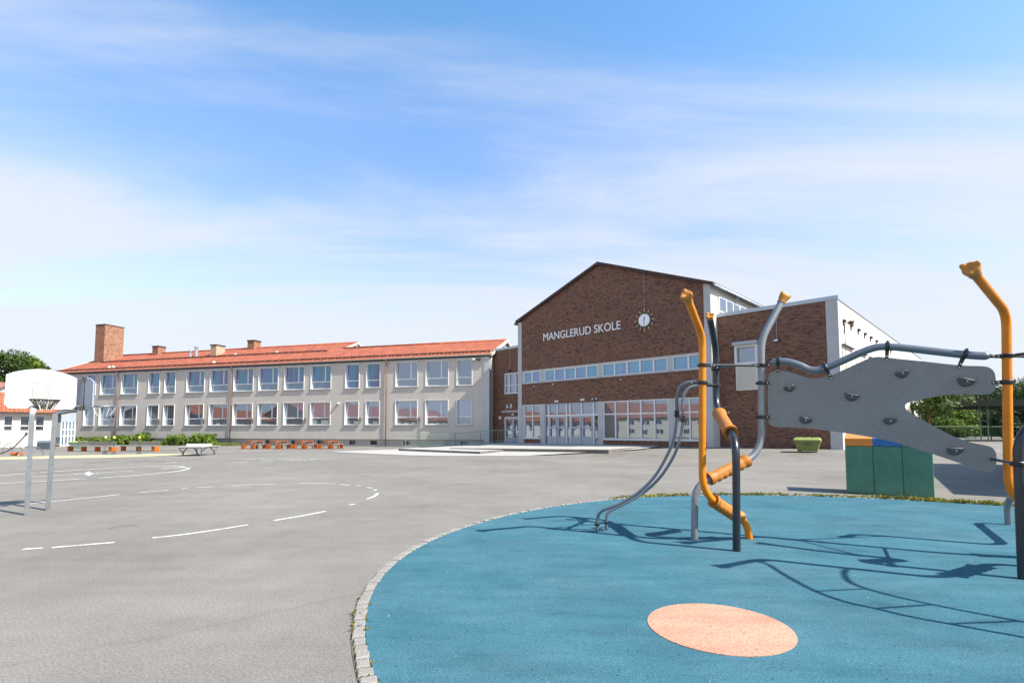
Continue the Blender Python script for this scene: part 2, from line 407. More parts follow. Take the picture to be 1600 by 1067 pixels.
def fillet(pts, rad, n=7):
    pts = [Vector(p) for p in pts]; out = [pts[0]]
    for i in range(1, len(pts)-1):
        a, b, c = pts[i-1], pts[i], pts[i+1]
        ra = rad[i-1] if isinstance(rad, (list, tuple)) else rad
        t = min(ra, (a-b).length*.48, (c-b).length*.48)
        p = b+(a-b).normalized()*t; q = b+(c-b).normalized()*t
        for k in range(n+1):
            s = k/n; out.append(p*(1-s)**2+b*2*s*(1-s)+q*s*s)
    out.append(pts[-1]); return out
def catmull(pts, n=6):
    pts = [Vector(p) for p in pts]; ps = [pts[0]*2-pts[1]]+pts+[pts[-1]*2-pts[-2]]; out = []
    for i in range(1, len(ps)-2):
        a, b, c, d = ps[i-1:i+3]
        for k in range(n):
            t = k/n
            out.append(.5*((2*b)+(-a+c)*t+(2*a-5*b+4*c-d)*t*t+(-a+3*b-3*c+d)*t**3))
    out.append(ps[-2]); return out
def text_mesh(body, size, width=None, extr=.02, sx=1.0):
    cu = bpy.data.curves.new('lettering', 'FONT'); cu.body = body; cu.size = size; cu.extrude = extr; cu.resolution_u = 3; cu.offset = 0.0
    o = bpy.data.objects.new('lettering', cu); COL.objects.link(o)
    dg = bpy.context.evaluated_depsgraph_get(); dg.update()
    me = bpy.data.meshes.new_from_object(o.evaluated_get(dg))
    bpy.data.objects.remove(o); bpy.data.curves.remove(cu)
    xs = [v.co.x for v in me.vertices]; ys = [v.co.y for v in me.vertices]
    x0, x1, y0, y1 = min(xs), max(xs), min(ys), max(ys)
    s = (width/(x1-x0)) if width else sx
    k = size/(y1-y0) 
    vs = [((v.co.x-x0)*s, (v.co.y-y0)*k, v.co.z) for v in me.vertices]
    fs = [tuple(p.vertices) for p in me.polygons]
    bpy.data.meshes.remove(me)
    return vs, fs
def smooth01(t): t = max(0, min(1, t)); return t*t*(3-2*t)

# ------------------------------------------------------------------ ground
def terrain(X, Y):
    x, y = FB.loc(Vector((X, Y, 0)))
    q = -y
    s = max(0, min(1, (8-q)/8))
    return .5*s*smooth01((x+6)/8)
def axis(lo, hi, step, far):
    a = []; t = lo
    while t <= hi+1e-6: a.append(t); t += step
    return [-x for x in reversed(far)]+a+[x for x in far] if True else a
def ground():
    far = [120, 200, 400, 900, 2500]
    xs = [-f for f in reversed(far)]+[-90+i*1.0 for i in range(181)]+far
    ys = [-f for f in reversed(far)]+[-60+i*1.0 for i in range(171)]+[f for f in far if f > 115]
    mb = MB(); nx = len(xs)
    cosx = FB
    for y in ys:
        for x in xs:
            z = terrain(x, y)
            lx, ly = FB.loc(Vector((x, y, 0)))
            if -5.5 < lx < 17 and -7 < ly < 1: z -= .05
            mb.v.append(Vector((x, y, z)))
    for j in range(len(ys)-1):
        for i in range(nx-1):
            a = j*nx+i; mb.f.append((a, a+1, a+nx+1, a+nx)); mb.m.append(0)
    o = mb.build('ground', 'asphalt', smooth=True); struct(o)
    o['label'] = 'worn light grey asphalt of the school yard'
ground()

CX, CY, CR = 5.3, 5.5, 6.6
EDGE = [G(u, v) for u, v in ((592, 1067), (569, 985), (569, 954.6), (576.7, 930), (609, 890), (655, 855), (716, 829), (780.5, 810), (857, 793.6), (920, 785), (1100, 774), (1256, 775.6), (1412, 782), (1569, 791))]
EDGE = sorted([(math.atan2(p.y-CY, p.x-CX) % (2*math.pi), math.hypot(p.x-CX, p.y-CY)) for p in EDGE])
EDGE = [(EDGE[0][0]-.6, 6.6)]+EDGE+[(EDGE[-1][0]+.35, 6.42), (EDGE[-1][0]+1.2, 6.5)]
def edge_r(a):
    a %= 2*math.pi
    rs = 0
    def f(a):
        for (a0, r0), (a1, r1) in zip(EDGE[:-1], EDGE[1:]):
            if a0 <= a <= a1: return r0+(r1-r0)*(a-a0)/(a1-a0)
        return 6.55
    return sum(f(a+d) for d in (-.16, -.08, 0, .08, .16))/5
def disc(name, cx, cy, r, z, m, n=96, edge=.0):
    mb = MB(); pts = []
    for i in range(n):
        a = 2*math.pi*i/n; rr = edge_r(a)+r if edge else r
        pts.append((cx+rr*math.cos(a), cy+rr*math.sin(a)))
    mb.prism(pts, -.05, z)
    return mb.build(name, m)
o = disc('playground_surface', CX, CY, -.004, .012, 'rubber_blue', 240, edge=1); struct(o); o['label'] = 'round blue rubber safety surface under the climbing frame'
o = disc('painted_spot', 1.57, 4.06, .525, .017, 'rubber_salmon', 64); struct(o); o['label'] = 'round salmon pink spot set in the blue rubber surface'
# granite setts round the surface
mb = MB(); rnd = random.Random(3)
n = int(2*math.pi*(CR+.06)/.125)
for i in range(n):
    a = 2*math.pi*i/n; da = .5*.104/(CR+.06)*rnd.uniform(.88, 1.02)
    CRa = edge_r(a); r0 = CRa+rnd.uniform(-.008, .006); r1 = CRa+.088+rnd.uniform(-.007, .009); z = .022+rnd.uniform(-.006, .007)
    cs = []
    for (rr, aa) in ((r0, a-da), (r1, a-da), (r1, a+da), (r0, a+da)):
        cs.append(Vector((CX+rr*math.cos(aa), CY+rr*math.sin(aa), 0)))
    c = sum(cs, Vector())/4
    top = [c+(p-c)*.84+Vector((rnd.uniform(-.004, .004), rnd.uniform(-.004, .004), z+rnd.uniform(-.003, .003))) for p in cs]
    mid = [p+Vector((0, 0, z-.008)) for p in cs]; bot = [p+Vector((0, 0, -.03)) for p in cs]
    mb.add(bot+mid+top, [(0, 1, 5, 4), (1, 2, 6, 5), (2, 3, 7, 6), (3, 0, 4, 7), (4, 5, 9, 8), (5, 6, 10, 9), (6, 7, 11, 10), (7, 4, 8, 11), (8, 9, 10, 11)])
o = mb.build('kerb', 'granite'); struct(o); o['label'] = 'ring of pale granite setts edging the blue surface'
mb = MB()
pts = [(CX+(edge_r(2*math.pi*i/200)+.1)*math.cos(2*math.pi*i/200), CY+(edge_r(2*math.pi*i/200)+.1)*math.sin(2*math.pi*i/200)) for i in range(200)]
mb.prism(pts, -.05, .0045)
struct(mb.build('kerb_bed', 'soil'))

# plaza in front of the entrance
def plaza():
    front = [FB.gl(u, v, 0) for u, v in ((512, 705.5), (560, 708), (600, 710), (659, 712), (760, 712.5), (870, 712), (996, 711), (1060, 707.5))]
    front += [FB.gl(u, v, .3) for u, v in ((1100, 703.0), (1142, 701.2))]
    # sheet: columns from front edge back to the facade (y=0.6) or wing
    mb = MB(); cols = []
    allp = catmull([Vector((a, b, 0)) for a, b in front], 5)
    for p in allp:
        x, y = p.x, p.y
        if x < 0: yb = x*math.tan(R(27.5))+.3
        else: yb = .8
        if yb < y: yb = y+.02
        col = []
        for k in range(13):
            yy = y+(yb-y)*k/12; w = FB.w(x, yy); col.append(Vector((w.x, w.y, terrain(w.x, w.y)+.016)))
        cols.append(col)
    for c in cols:
        for q in c: mb.v.append(q)
    for i in range(len(cols)-1):
        for k in range(12):
            a = i*13+k; mb.f.append((a, a+13, a+14, a+1)); mb.m.append(0)
    struct(mb.build('paving', 'concrete_light', smooth=True))
    def tz(x, y): w = FB.w(x, y); return terrain(w.x, w.y)
    for nm, (x0, y0), (x1, y1), yback, h in (
        ('step', FB.gl(622.7, 704.2, 0), FB.gl(750, 709.5, 0), -3.7, .16),
        ('step', FB.gl(702.5, 699.8, .25), FB.gl(951, 706, .25), .4, .19)):
        m2 = MB(); K = 14
        for k in range(K+1):
            s = k/K; x = x0+(x1-x0)*s; y = y0+(y1-y0)*s
            zf = tz(x, y)
            for yy, z in ((y, zf-.05), (y, zf+h), (y+.35, zf+h+.01), (yback, max(tz(x, yback)+.02, zf+h+.02))):
                w = FB.w(x, yy); m2.v.append(Vector((w.x, w.y, z)))
        for k in range(K):
            a = k*4
            m2.f.append((a, a+4, a+5, a+1)); m2.m.append(1)
            m2.f.append((a+1, a+5, a+6, a+2)); m2.m.append(0)
            m2.f.append((a+2, a+6, a+7, a+3)); m2.m.append(0)
        for a in (0, K*4): m2.f.append((a, a+1, a+2, a+3)); m2.m.append(1)
        w0 = None
        struct(m2.build(nm, ['concrete_light', 'concrete_step']))
plaza()

# ------------------------------------------------------------------ painted markings
def strip(pts, w, z=.005, mb=None):
    mb = mb or MB(); pts = [Vector((p[0], p[1], 0)) for p in pts]
    vs = []
    for i, p in enumerate(pts):
        t = (pts[min(i+1, len(pts)-1)]-pts[max(i-1, 0)]).normalized(); nn = Vector((-t.y, t.x, 0))
        for sg in (-1, 1):
            q = p+nn*sg*w/2; vs.append((q.x, q.y, terrain(q.x, q.y)+z))
    mb.add(vs, [(2*i, 2*i+2, 2*i+3, 2*i+1) for i in range(len(pts)-1)])
    return mb
def R8(*a): return [(x/2.5806, 680+y/2.5806) for x, y in a]
white = MB()
dashes = [R8((115, 277), (240, 264), (360, 252), (482, 239)), R8((562, 231), (678, 222)), R8((732, 216), (755, 214)), R8((792, 211), (863, 207)),
  R8((935, 204), (1020, 199), (1115, 196)), R8((1213, 194), (1290, 194), (1355, 196)), R8((1370, 198), (1408, 201)), R8((1432, 203), (1455, 204)),
  R8((1480, 210), (1502, 213)), R8((1507, 219), (1520, 222)), R8((1480, 257), (1500, 250), (1515, 242), (1522, 234)), R8((1408, 281), (1432, 277)),
  R8((1105, 344), (1170, 333), (1240, 321), (1313, 306)), R8((615, 414), (700, 405), (780, 395), (900, 377), (1000, 361)), R8((210, 453), (330, 443), (462, 432)), R8((92, 460), (172, 455))]
for d in dashes:
    strip(catmull([G(u, v) for u, v in d], 4), .075, mb=white)
ov = R8((-60, 172), (0, 163), (100, 155), (200, 148), (300, 141), (400, 135), (560, 127), (650, 125), (720, 126), (750, 130))
strip(catmull([G(u, v) for u, v in ov], 4), .13, mb=white)
ov = R8((765, 132), (745, 139), (700, 147), (600, 157), (430, 170), (200, 183), (0, 195), (-60, 198))
strip(catmull([G(u, v) for u, v in ov], 4), .12, mb=white)
for d, w in ((R8((130, 167), (300, 158), (420, 150), (540, 143)), .1), (R8((328, 177), (393, 172)), .2), (R8((652, 135), (740, 130)), .16), (R8((300, 157), (357, 154), (400, 152)), .3)):
    strip([G(u, v) for u, v in d], w, mb=white)
dm = [G(u, v) for u, v in R8((338, 155), (357, 164), (376, 155), (357, 146))]
white.add([(p.x, p.y, .0065) for p in dm], [(0, 1, 2, 3)])
o = struct(white.build('floor_marking', 'paint_white')); o['label'] = 'white dashed court curves painted on the asphalt'
worn = MB(); rnd = random.Random(5)
strip([G(u, v) for u, v in R8((660, 100), (900, 99), (1350, 97))], .14, mb=worn)
strip([G(u, v) for u, v in R8((0, 112), (100, 109))], .2, mb=worn)
strip([G(u, v) for u, v in R8((400, 111), (500, 106))], .2, mb=worn)
strip([G(u, v) for u, v in R8((662, 112), (718, 108))], .25, mb=worn)
strip([G(u, v) for u, v in R8((930, 111), (1000, 106))], .25, mb=worn)
strip([G(u, v) for u, v in R8((700, 118), (1000, 110), (1120, 108))], .06, mb=worn)
for i in range(26):
    x = rnd.uniform(1010, 1330); y = 94+rnd.uniform(0, 14)*(1-(x-1010)/420); l = rnd.uniform(20, 70)
    strip([G(u, v) for u, v in R8((x-l/2, y+1.3), (x+l/2, y-1.3))], rnd.uniform(.1, .3), z=.006+i*.0004, mb=worn)
strip([G(u, v, .2) for u, v in ((1140, 709), (1200, 711.5), (1260, 714.5), (1322, 717.3))], .05, z=.006, mb=worn)
strip([G(u, v, .2) for u, v in ((1470, 718), (1530, 719.5), (1600, 720))], .05, z=.006, mb=worn)
o = struct(worn.build('worn_floor_marking', 'paint_white_worn')); o['label'] = 'worn white game marks painted near the table tennis table'
yl = MB()
top = [(-60, 714.8), (0, 714.2), (45, 713.2), (100, 711.8), (160, 710.6), (220, 709.5), (270, 708.9), (300, 708.6)]
bot = [(-60, 718.5), (0, 717.8), (45, 716.8), (100, 715.6), (160, 714.9), (220, 713.3), (270, 710.6), (300, 709.2)]
vs = []
for a, b in zip(top, bot):
    for p in (G(*a), G(*b)): vs.append((p.x, p.y, .005))
yl.add(vs, [(2*i, 2*i+1, 2*i+3, 2*i+2) for i in range(len(top)-1)])
o = struct(yl.build('yellow_floor_marking', 'paint_yellow')); o['label'] = 'broad pale yellow curve painted on the asphalt'
gm = MB(); strip([G(u, v) for u, v in ((163, 710.9), (190, 712.2), (215, 711.6))], .35, z=.009, mb=gm)
struct(gm.build('green_floor_marking', 'paint_green'))
for i, (u, v, r, lb) in enumerate(((193, 822.5, .2, 'round rusty manhole cover in the open asphalt'), (156, 722.5, .5, 'dark manhole cover near the yellow curve, nearer the basketball stand'),
                              (226, 720, .5, 'dark manhole cover near the yellow curve, nearer the table tennis table'))):
    p = G(u, v); mb = MB()
    mb.tube([(0, 0, -.02), (0, 0, .006)], [r, r], 24)
    for k in range(-3, 4): mb.box(-r*.8*math.cos(k*.33), r*.8*math.cos(k*.33), k*r/4-.012, k*r/4+.012, .006, .009)
    o = mb.build('manhole_cover', 'mark_gray'); o.location = (p.x, p.y, 0); tag(o, lb, 'manhole cover')

# ------------------------------------------------------------------ building helpers
def wall_holes(mb, x0, x1, z0, z1, holes, y=0.0, mi=0):
    xs = sorted(set([x0, x1]+[h[0] for h in holes]+[h[1] for h in holes])); zs = sorted(set([z0, z1]+[h[2] for h in holes]+[h[3] for h in holes]))
    xs = [x for x in xs if x0 <= x <= x1]; zs = [z for z in zs if z0 <= z <= z1]
    for i in range(len(xs)-1):
        for j in range(len(zs)-1):
            cx = (xs[i]+xs[i+1])/2; cz = (zs[j]+zs[j+1])/2
            if any(h[0] < cx < h[1] and h[2] < cz < h[3] for h in holes): continue
            mb.quad((xs[i], y, zs[j]), (xs[i+1], y, zs[j]), (xs[i+1], y, zs[j+1]), (xs[i], y, zs[j+1]), mi)
def ringbox(mb, x0, x1, z0, z1, y0, y1, t, mi=0, tb=None):
    tb = tb or t
    mb.box(x0, x0+t, y0, y1, z0, z1, mi); mb.box(x1-t, x1, y0, y1, z0, z1, mi)
    mb.box(x0+t, x1-t, y0, y1, z0, z0+tb, mi); mb.box(x0+t, x1-t, y0, y1, z1-tb, z1, mi)
def window(parent, x0, x1, z0, z1, style, glass, glass_low=None, proud=.05, deep=.27, frame='frame_white', blind=False, rnd=random):
    """casing with deep reveals; frame bars and panes are sub-parts"""
    mb = MB(); ringbox(mb, x0, x1, z0, z1, -proud, deep, .04)
    w = mb.build('window', frame, parent)
    t = .045; fx0, fx1, fz0, fz1 = x0+.047, x1-.047, z0+.047, z1-.047; yf = deep-.1
    fr = MB(); ringbox(fr, fx0, fx1, fz0, fz1, yf, yf+.07, t)
    zt = fz0+(fz1-fz0)*.31
    fr.box(fx0+t, fx1-t, yf+.003, yf+.068, zt-.045, zt+.045)
    if style == 'wide':
        xm = fx0+(fx1-fx0)*.66
        fr.box(xm-.06, xm+.06, yf+.006, yf+.066, zt+.045, fz1-t)
    fr.build('frame', frame, w)
    yg = yf+.04
    pn = MB()
    def pane(a, b, c, d, mi): pn.quad((a, yg, c), (b, yg, c), (b, yg, d), (a, yg, d), mi)
    pane(fx0+t*.6, fx1-t*.6, zt, fz1-t*.6, 0); pane(fx0+t*.6, fx1-t*.6, fz0+t*.6, zt, 1)
    pn.build('pane', [glass, glass_low or glass], w)
    sl = MB(); sl.box(x0-.06, x1+.04, -proud-.05, .0, z0-.05, z0-.002); sl.build('sill', 'metal_gray', w)
    if blind:
        bl = MB(); bl.box(x0-.02, x1+.02, -proud-.02, -.0, z1+.002, z1+.12); bl.build('blind_box', 'concrete_gray', w)
    return w

# ------------------------------------------------------------------ plaster classroom wing
WL, WR = -53.0, -.02
wing = thing('classroom_wing', 'long two storey beige plastered classroom wing with orange tiled roof and rows of white windows', 'building', (OC.x, OC.y, 0), FW.a)
UW = [(133, 150), (157, 182.5), (189.6, 215.6), (232, 250), (257, 274.5), (291.5, 320), (328, 357.5), (365, 396), (404, 435), (444, 475.5), (485.5, 517.5), (539.5, 561.5), (572, 594), (618, 653), (665, 701), (713.5, 738)]
NARROW = {0, 3, 4, 11, 12, 15}
ZU0, ZU1 = 5.36, 7.62; ZL0, ZL1 = 1.97, 4.16
holes = []; wins = []
for i, (a, b) in enumerate(UW):
    xa = FW.pl(a, 600)[0]; xb = FW.pl(b, 600)[0]
    wins.append((i, xa, xb)); holes += [(xa+.03, xb-.03, ZU0+.03, ZU1-.03), (xa+.03, xb-.03, ZL0+.03, ZL1-.03)]
wb = MB(); wall_holes(wb, WL, WR, .68, 8.06, holes)
wb.quad((WL, 0, .68), (WR, 0, .68), (WR, .12, .68), (WL, .12, .68))
# end walls and rear (gable ends)
for (xe, hw, zr) in ((WR, 4.5, 9.9), (WL, 7.0, 11.0)):
    wb.add([(xe, 0, -.1), (xe, 2*hw, -.1), (xe, 2*hw, 8.05), (xe, hw, zr-.08), (xe, 0, 8.05)], [(0, 1, 2, 3, 4)])
wb.quad((WL, 14, 0), (-17.6, 14, 0), (-17.6, 14, 8.05), (WL, 14, 8.05)); wb.quad((-17.6, 9, 0), (WR, 9, 0), (WR, 9, 8.05), (-17.6, 9, 8.05))
wb.add([(-17.6, 0.1, 8.0), (-17.6, 14, 8.05), (-17.6, 7, 10.92)], [(0, 1, 2)])
wb.quad((-17.6, 9, 0), (-17.6, 14, 0), (-17.6, 14, 8.05), (-17.6, 9, 8.05))
wb.build('wall', 'plaster', wing)
bw = [(x0, x1) for x0, x1 in ((227, 241), (254, 266), (412, 421), (452, 461), (492.5, 504), (543, 555), (576, 589), (628, 641), (718, 732))]
bh = [(FW.pl(a, 690)[0], FW.pl(b, 690)[0]) for a, b in bw]
pm = MB(); wall_holes(pm, WL, WR, -.1, .68, [(a, b, .12, .6) for a, b in bh], .12)
pm.build('plinth', 'plinth', wing)
for a, b in bh:
    m_ = MB(); ringbox(m_, a, b, .12, .6, .1, .4, .04); w_ = m_.build('basement_window', 'concrete_gray', wing)
    m_ = MB(); m_.quad((a, .34, .12), (b, .34, .12), (b, .34, .6), (a, .34, .6)); m_.build('pane', 'glass_black', w_)
for i, xa, xb in wins:
    st = 'narrow' if i in NARROW else 'wide'
    gu = 'glass_film' if i < 13 else 'glass_dark'; gul = 'glass_pale' if i < 11 else ('glass_film' if i < 13 else 'glass_dark')
    window(wing, xa, xb, ZU0, ZU1, st, gu, gul, blind=True)
    window(wing, xa, xb, ZL0, ZL1, st, 'glass_film_low' if i >= 9 else 'glass_dark', 'glass_dark')
# roof
sl = .41
def roofz(y): return 8.08+sl*(y)
rb = MB(); ov_ = -.16
def slab(mb, xa, xb, ya, yb, zf, th=.12, mi=0):
    za, zb = zf(ya), zf(yb)
    top = [(xa, ya, za), (xb, ya, za), (xb, yb, zb), (xa, yb, zb)]; bt = [(x, y, z-th) for x, y, z in top]
    mb.add(top+bt, [(0, 1, 2, 3), (7, 6, 5, 4), (0, 4, 5, 1), (1, 5, 6, 2), (2, 6, 7, 3), (3, 7, 4, 0)], mi)
slab(rb, WL-.4, -17.6, ov_, 7.0, roofz); slab(rb, -17.598, .1, ov_, 4.5, roofz)
slab(rb, WL-.4, -17.6, 7.002, 14.5, lambda y: roofz(7)-sl*(y-7)); slab(rb, -17.598, .1, 4.502, 9.5, lambda y: roofz(4.5)-sl*(y-4.5))
roof = rb.build('roof', 'roof_tiles', wing)
rg = MB(); rg.tube([(WL-.4, 7, roofz(7)+.02), (-17.55, 7, roofz(7)+.02)], .11, 8); rg.tube([(-17.6, 4.5, roofz(4.5)+.02), (.12, 4.5, roofz(4.5)+.02)], .11, 8)
rg.build('ridge_tiles', 'roof_tiles', roof, smooth=True)
for args in ((.1, .26, ov_, 4.5, lambda y: roofz(y)+.05, .26), (.1, .26, 4.502, 9.5, lambda y: roofz(4.5)-sl*(y-4.5)+.05, .26), (-17.6, -17.44, 4.4, 7.0, lambda y: roofz(y)+.05, .22),
             (WL-.56, WL-.4, ov_, 7.0, lambda y: roofz(y)+.04, .24), (-17.6, -17.44, 7.002, 14.5, lambda y: roofz(7)-sl*(y-7)+.05, .22)):
    vg = MB(); slab(vg, *args); vg.build('bargeboard', 'plaster', roof)
sg = MB(); rnd = random.Random(11)
for y, xa, xb in ((.35, WL, -.1), (3.6, WL+2.5, -19.0)):
    z = roofz(y)
    sg.box(xa, xb, y-.02, y+.02, z+.08, z+.16); x = xa
    while x < xb: sg.box(x, x+.05, y-.16, y+.2, z-.02, z+.17); sg.box(x+.2, x+.5, y-.03, y-.024, z+.02, z+.09); x += .8
sg.build('snow_guard', 'verge_brown', roof)
ft = MB(); ft.box(WL-.4, .08, -.1, -.0, 7.78, 7.9); ft.build('fascia', 'dark_fascia', wing)
gt = MB(); gt.tube([(WL-.4, -.2, 7.93), (.12, -.2, 7.93)], .055, 8); gt.build('gutter', 'mark_gray', wing, smooth=True)
for u in (184, 362, 604):
    x = FW.pl(u, 620)[0]; m_ = MB()
    m_.tube(fillet([(x, -.2, 7.9), (x, -.2, 7.7), (x, -.1, 7.5), (x, -.1, -.02)], .12), .05, 8); m_.build('downpipe', 'copper_brown', wing, smooth=True)
for u in (120, 178, 250, 320, 396, 478, 564, 656):
    x = FW.pl(u, 657)[0]; m_ = MB(); z = 2.5
    m_.box(x-.12, x+.12, -.17, -.02, z-.16, z+.16); m_.box(x-.05, x+.05, -.02, .01, z-.05, z+.05); m_.build('wall_lamp', 'mark_gray', wing, bevel=.02)
m_ = MB(); x = FW.pl(656, 670)[0]; m_.tube([(x, -.04, 2.3), (x, -.04, .0)], .018, 6); m_.build('conduit', 'dark_fascia', wing)
m_ = MB(); x = FW.pl(529, 630)[0]; z = FW.pl(529, 630)[1]; m_.box(x-.1, x+.1, -.2, 0, z-.08, z+.08); m_.build('security_camera', 'frame_white', wing, bevel=.02)
for du, lab in ((741, 'frame_white'), (748.5, 'clock_dark')):
    x, z = FW.pl(du, 561.5); m_ = MB(); m_.box(x-.13, x+.13, -.28, -.02, z-.1, z+.08); m_.build('security_camera', lab, wing, bevel=.03)
x = FW.pl(757, 600)[0]; m_ = MB(); m_.box(x, -.02, -.06, .3, -.05, 7.86); m_.build('corner_pilaster', 'concrete_gray', wing)
# roof furniture of the wing
def chimney(x, y, wx, wy, ztop, m, cap='dark_fascia', capt=.12):
    zb = min(roofz(y), 99)-.3; mb = MB(); mb.box(x, x+wx, y, y+wy, zb, ztop); o = mb.build('chimney', m, roof)
    mb = MB(); mb.box(x-.06, x+wx+.06, y-.06, y+wy+.06, ztop, ztop+capt); mb.build('cap', cap, o); return o
def on_roof(u, y):                    # x on the plane y = const
    return FW.pl(u, 545, y)[0]
x0 = on_roof(148, 3.8); x1 = on_roof(162.5, 3.8)
chimney(x0, 3.8, x1-x0, 2.3, FW.pl(162, 507, 3.8)[1], 'brick_orange', 'verge_brown', .06)
m_ = MB(); m_.box(x1-.02, x1+.03, 3.7, 6.2, roofz(3.8)-.2, roofz(6.2)+.15); 
for ua, ub, vt, y, wy, mm, cap in ((238, 247, 541.5, 6.4, 1.0, 'brick_orange', 'verge_brown'), (329, 338, 539.5, 4.2, 1.2, 'brick_tan', 'dark_fascia'), (386.5, 397, 532.5, 6.6, 1.0, 'brick_orange', 'verge_brown')):
    xa, xb = on_roof(ua, y), on_roof(ub, y); chimney(xa, y, xb-xa, wy, FW.pl(ub, vt, y)[1], mm, cap)
for u, vt, y, r in ((297.5, 547, 3.9, .16), (307, 541, 4.2, .2)):
    x, zt = FW.pl(u, vt, y); m_ = MB()
    m_.tube([(x, y, roofz(y)-.1), (x, y, zt-.35), (x, y, zt-.34), (x, y, zt-.2), (x, y, zt-.19), (x, y, zt-.05), (x, y, zt)], [r, r, r*.6, r*.6, r*1.2, r*1.2, r*.3], 10); m_.build('roof_vent', 'metal_gray', roof)
for u, y in ((172, .9), (178.5, .9), (335, .9), (368, 3.9), (433, 3.9)):
    x = on_roof(u, y); m_ = MB(); m_.tube([(x, y, roofz(y)), (x, y, roofz(y)+.14), (x, y, roofz(y)+.22)], [.16, .16, .07], 8); m_.build('roof_light', 'plaster_white', roof)

# ------------------------------------------------------------------ brick school hall
HX0, HX1, HXA, HE, HA = 3.36, 19.25, 11.25, 10.2, 13.2
SB = .85; RX = 25.62; RZ = 8.35; ZB = .3
hall = thing('school_hall', 'dark brick school hall with wide gable, ribbon windows and flat roofed brick wings', 'building', (OC.x, OC.y, 0), FB.a)
bz0, bz1 = 5.2, 6.14; dz0, dz1 = .88, 3.5
br = MB()
band = [(4.0, HX1-.42, bz0, bz1)]
groundops = [(3.97, 5.72, dz0, dz1), (6.14, 11.07, ZB, dz1), (11.45, 16.37, dz0, dz1), (16.71, 18.78, dz0, dz1)]
wall_holes(br, HX0+.4, HX1-.42, ZB, HE-.6, [(3.9, HX1-.42, bz0, bz1)]+groundops)
def gz(x): return HE+(HA-HE)*(1-abs(x-HXA)/(HXA-HX0)) if x < HXA else HE+(HA-HE)*(1-(x-HXA)/(HX1-HXA))
xl, xr = HX0+.4, HX1-.42
br.add([(xl, 0, HE-.6), (xr, 0, HE-.6), (xr, 0, gz(xr)), (HXA, 0, HA), (xl, 0, gz(xl))], [(0, 1, 2, 3, 4)])
# connector (left) and right wing, set back
cw = FB.pl(786, 600, SB)[0]
conn_open = [(.95, 2.6, 4.55, 6.3), (.95, 3.0, ZB, 2.62)]
wall_holes(br, -.6, HX0+.1, ZB, RZ, conn_open, SB)
rwo = [(FB.pl(1150, 600, SB)[0], FB.pl(1186, 600, SB)[0], FB.pl(1150, 571, SB)[1], FB.pl(1150, 541, SB)[1])]
wall_holes(br, HX1, RX-.55, ZB, RZ, rwo, SB)
br.build('wall', 'brick', hall)
# return and flank walls
fl = MB()
fl.quad((HX1, .0, ZB), (HX1, 22, ZB), (HX1, 22, HE), (HX1, .0, HE))
fl.quad((HX0, .0, ZB), (HX0, 22, ZB), (HX0, 22, HE), (HX0, .0, HE))
fl.add([(HX0, 22, ZB), (HX1, 22, ZB), (HX1, 22, HE), (HXA, 22, HA), (HX0, 22, HE)], [(0, 1, 2, 3, 4)])
fl.build('flank_wall', 'plaster_white', hall)
fl = MB(); fl.box(RX-.08, RX, SB+.31, 33.2, ZB, RZ); fl.box(HX1, RX, 33.0, 33.2, ZB, RZ-.1)
fl.build('side_wall', 'plaster_white', hall)
fl = MB(); fl.box(-.6, HX0, SB+.05, 9, RZ-.25, RZ-.05); fl.box(HX1+.002, RX-.1, SB+.05, 33, RZ-.25, RZ-.05); fl.build('flat_roof', 'dark_fascia', hall)
# pilasters and piers
pl_ = [(HX0, HX0+.4, ZB, HE-.02, -.06), (HX1-.42, HX1-.003, ZB, gz(HX1-.42)-.02, -.06)]
for a, b, c, d, y in pl_:
    m_ = MB(); m_.box(a, b, y, .3, c, d); m_.build('pilaster', 'concrete_gray', hall)
m_ = MB(); m_.box(RX-.55, RX+.012, SB-.03, SB+.3, ZB, RZ-.003); m_.build('pilaster', 'concrete_gray', hall)
for a, b in ((5.72, 6.14), (11.07, 11.45), (16.37, 16.71)):
    m_ = MB(); m_.box(a, b, -.02, .3, ZB, dz1); m_.build('pier', 'concrete_gray', hall)
m_ = MB(); m_.box(HX0+.402, 3.97, -.012, .3, ZB, dz1+.02); m_.build('pier', 'concrete_gray', hall)
for a, b in ((HX0+.402, 3.98), (5.72, 6.14), (11.07, 11.45), (16.37, 16.71)):
    m_ = MB(); m_.box(a, b, -.015, .3, bz0+.01, bz1-.01); m_.build('band_pier', 'concrete_gray', hall)
# verge / parapets
def beam(mb, a, b, w, h, y0, y1):
    pass
vb = MB()
for (xa, za, xb, zb) in ((HX0-.15, HE-.06, HXA, HA), (HXA, HA, HX1+.25, HE-.1)):
    vb.add([(xa, -.22, za), (xb, -.22, zb), (xb, 22.2, zb), (xa, 22.2, za), (xa, -.22, za+.2), (xb, -.22, zb+.2), (xb, 22.2, zb+.2), (xa, 22.2, za+.2)],
           [(0, 3, 2, 1), (4, 5, 6, 7), (0, 1, 5, 4), (1, 2, 6, 5), (2, 3, 7, 6), (3, 0, 4, 7)])
hroof = vb.build('roof', 'roof_tiles_dark', hall)
m_ = MB(); m_.tube([(HX1+.33, -.2, HE-.1), (HX1+.33, 22, HE-.1)], .07, 8); m_.tube(fillet([(HX1+.33, 3.5, HE-.1), (HX1+.2, 3.5, HE-.35), (HX1+.06, 3.5, HE-.5), (HX1+.06, 3.5, RZ)], .1), .04, 8); m_.build('gutter', 'flashing', hroof, smooth=True)
m_ = MB(); m_.tube([(HX0-.2, -.25, HE-.12), (HX0-.2, 3, HE-.12)], .07, 8); m_.build('gutter', 'dark_fascia', hroof, smooth=True)
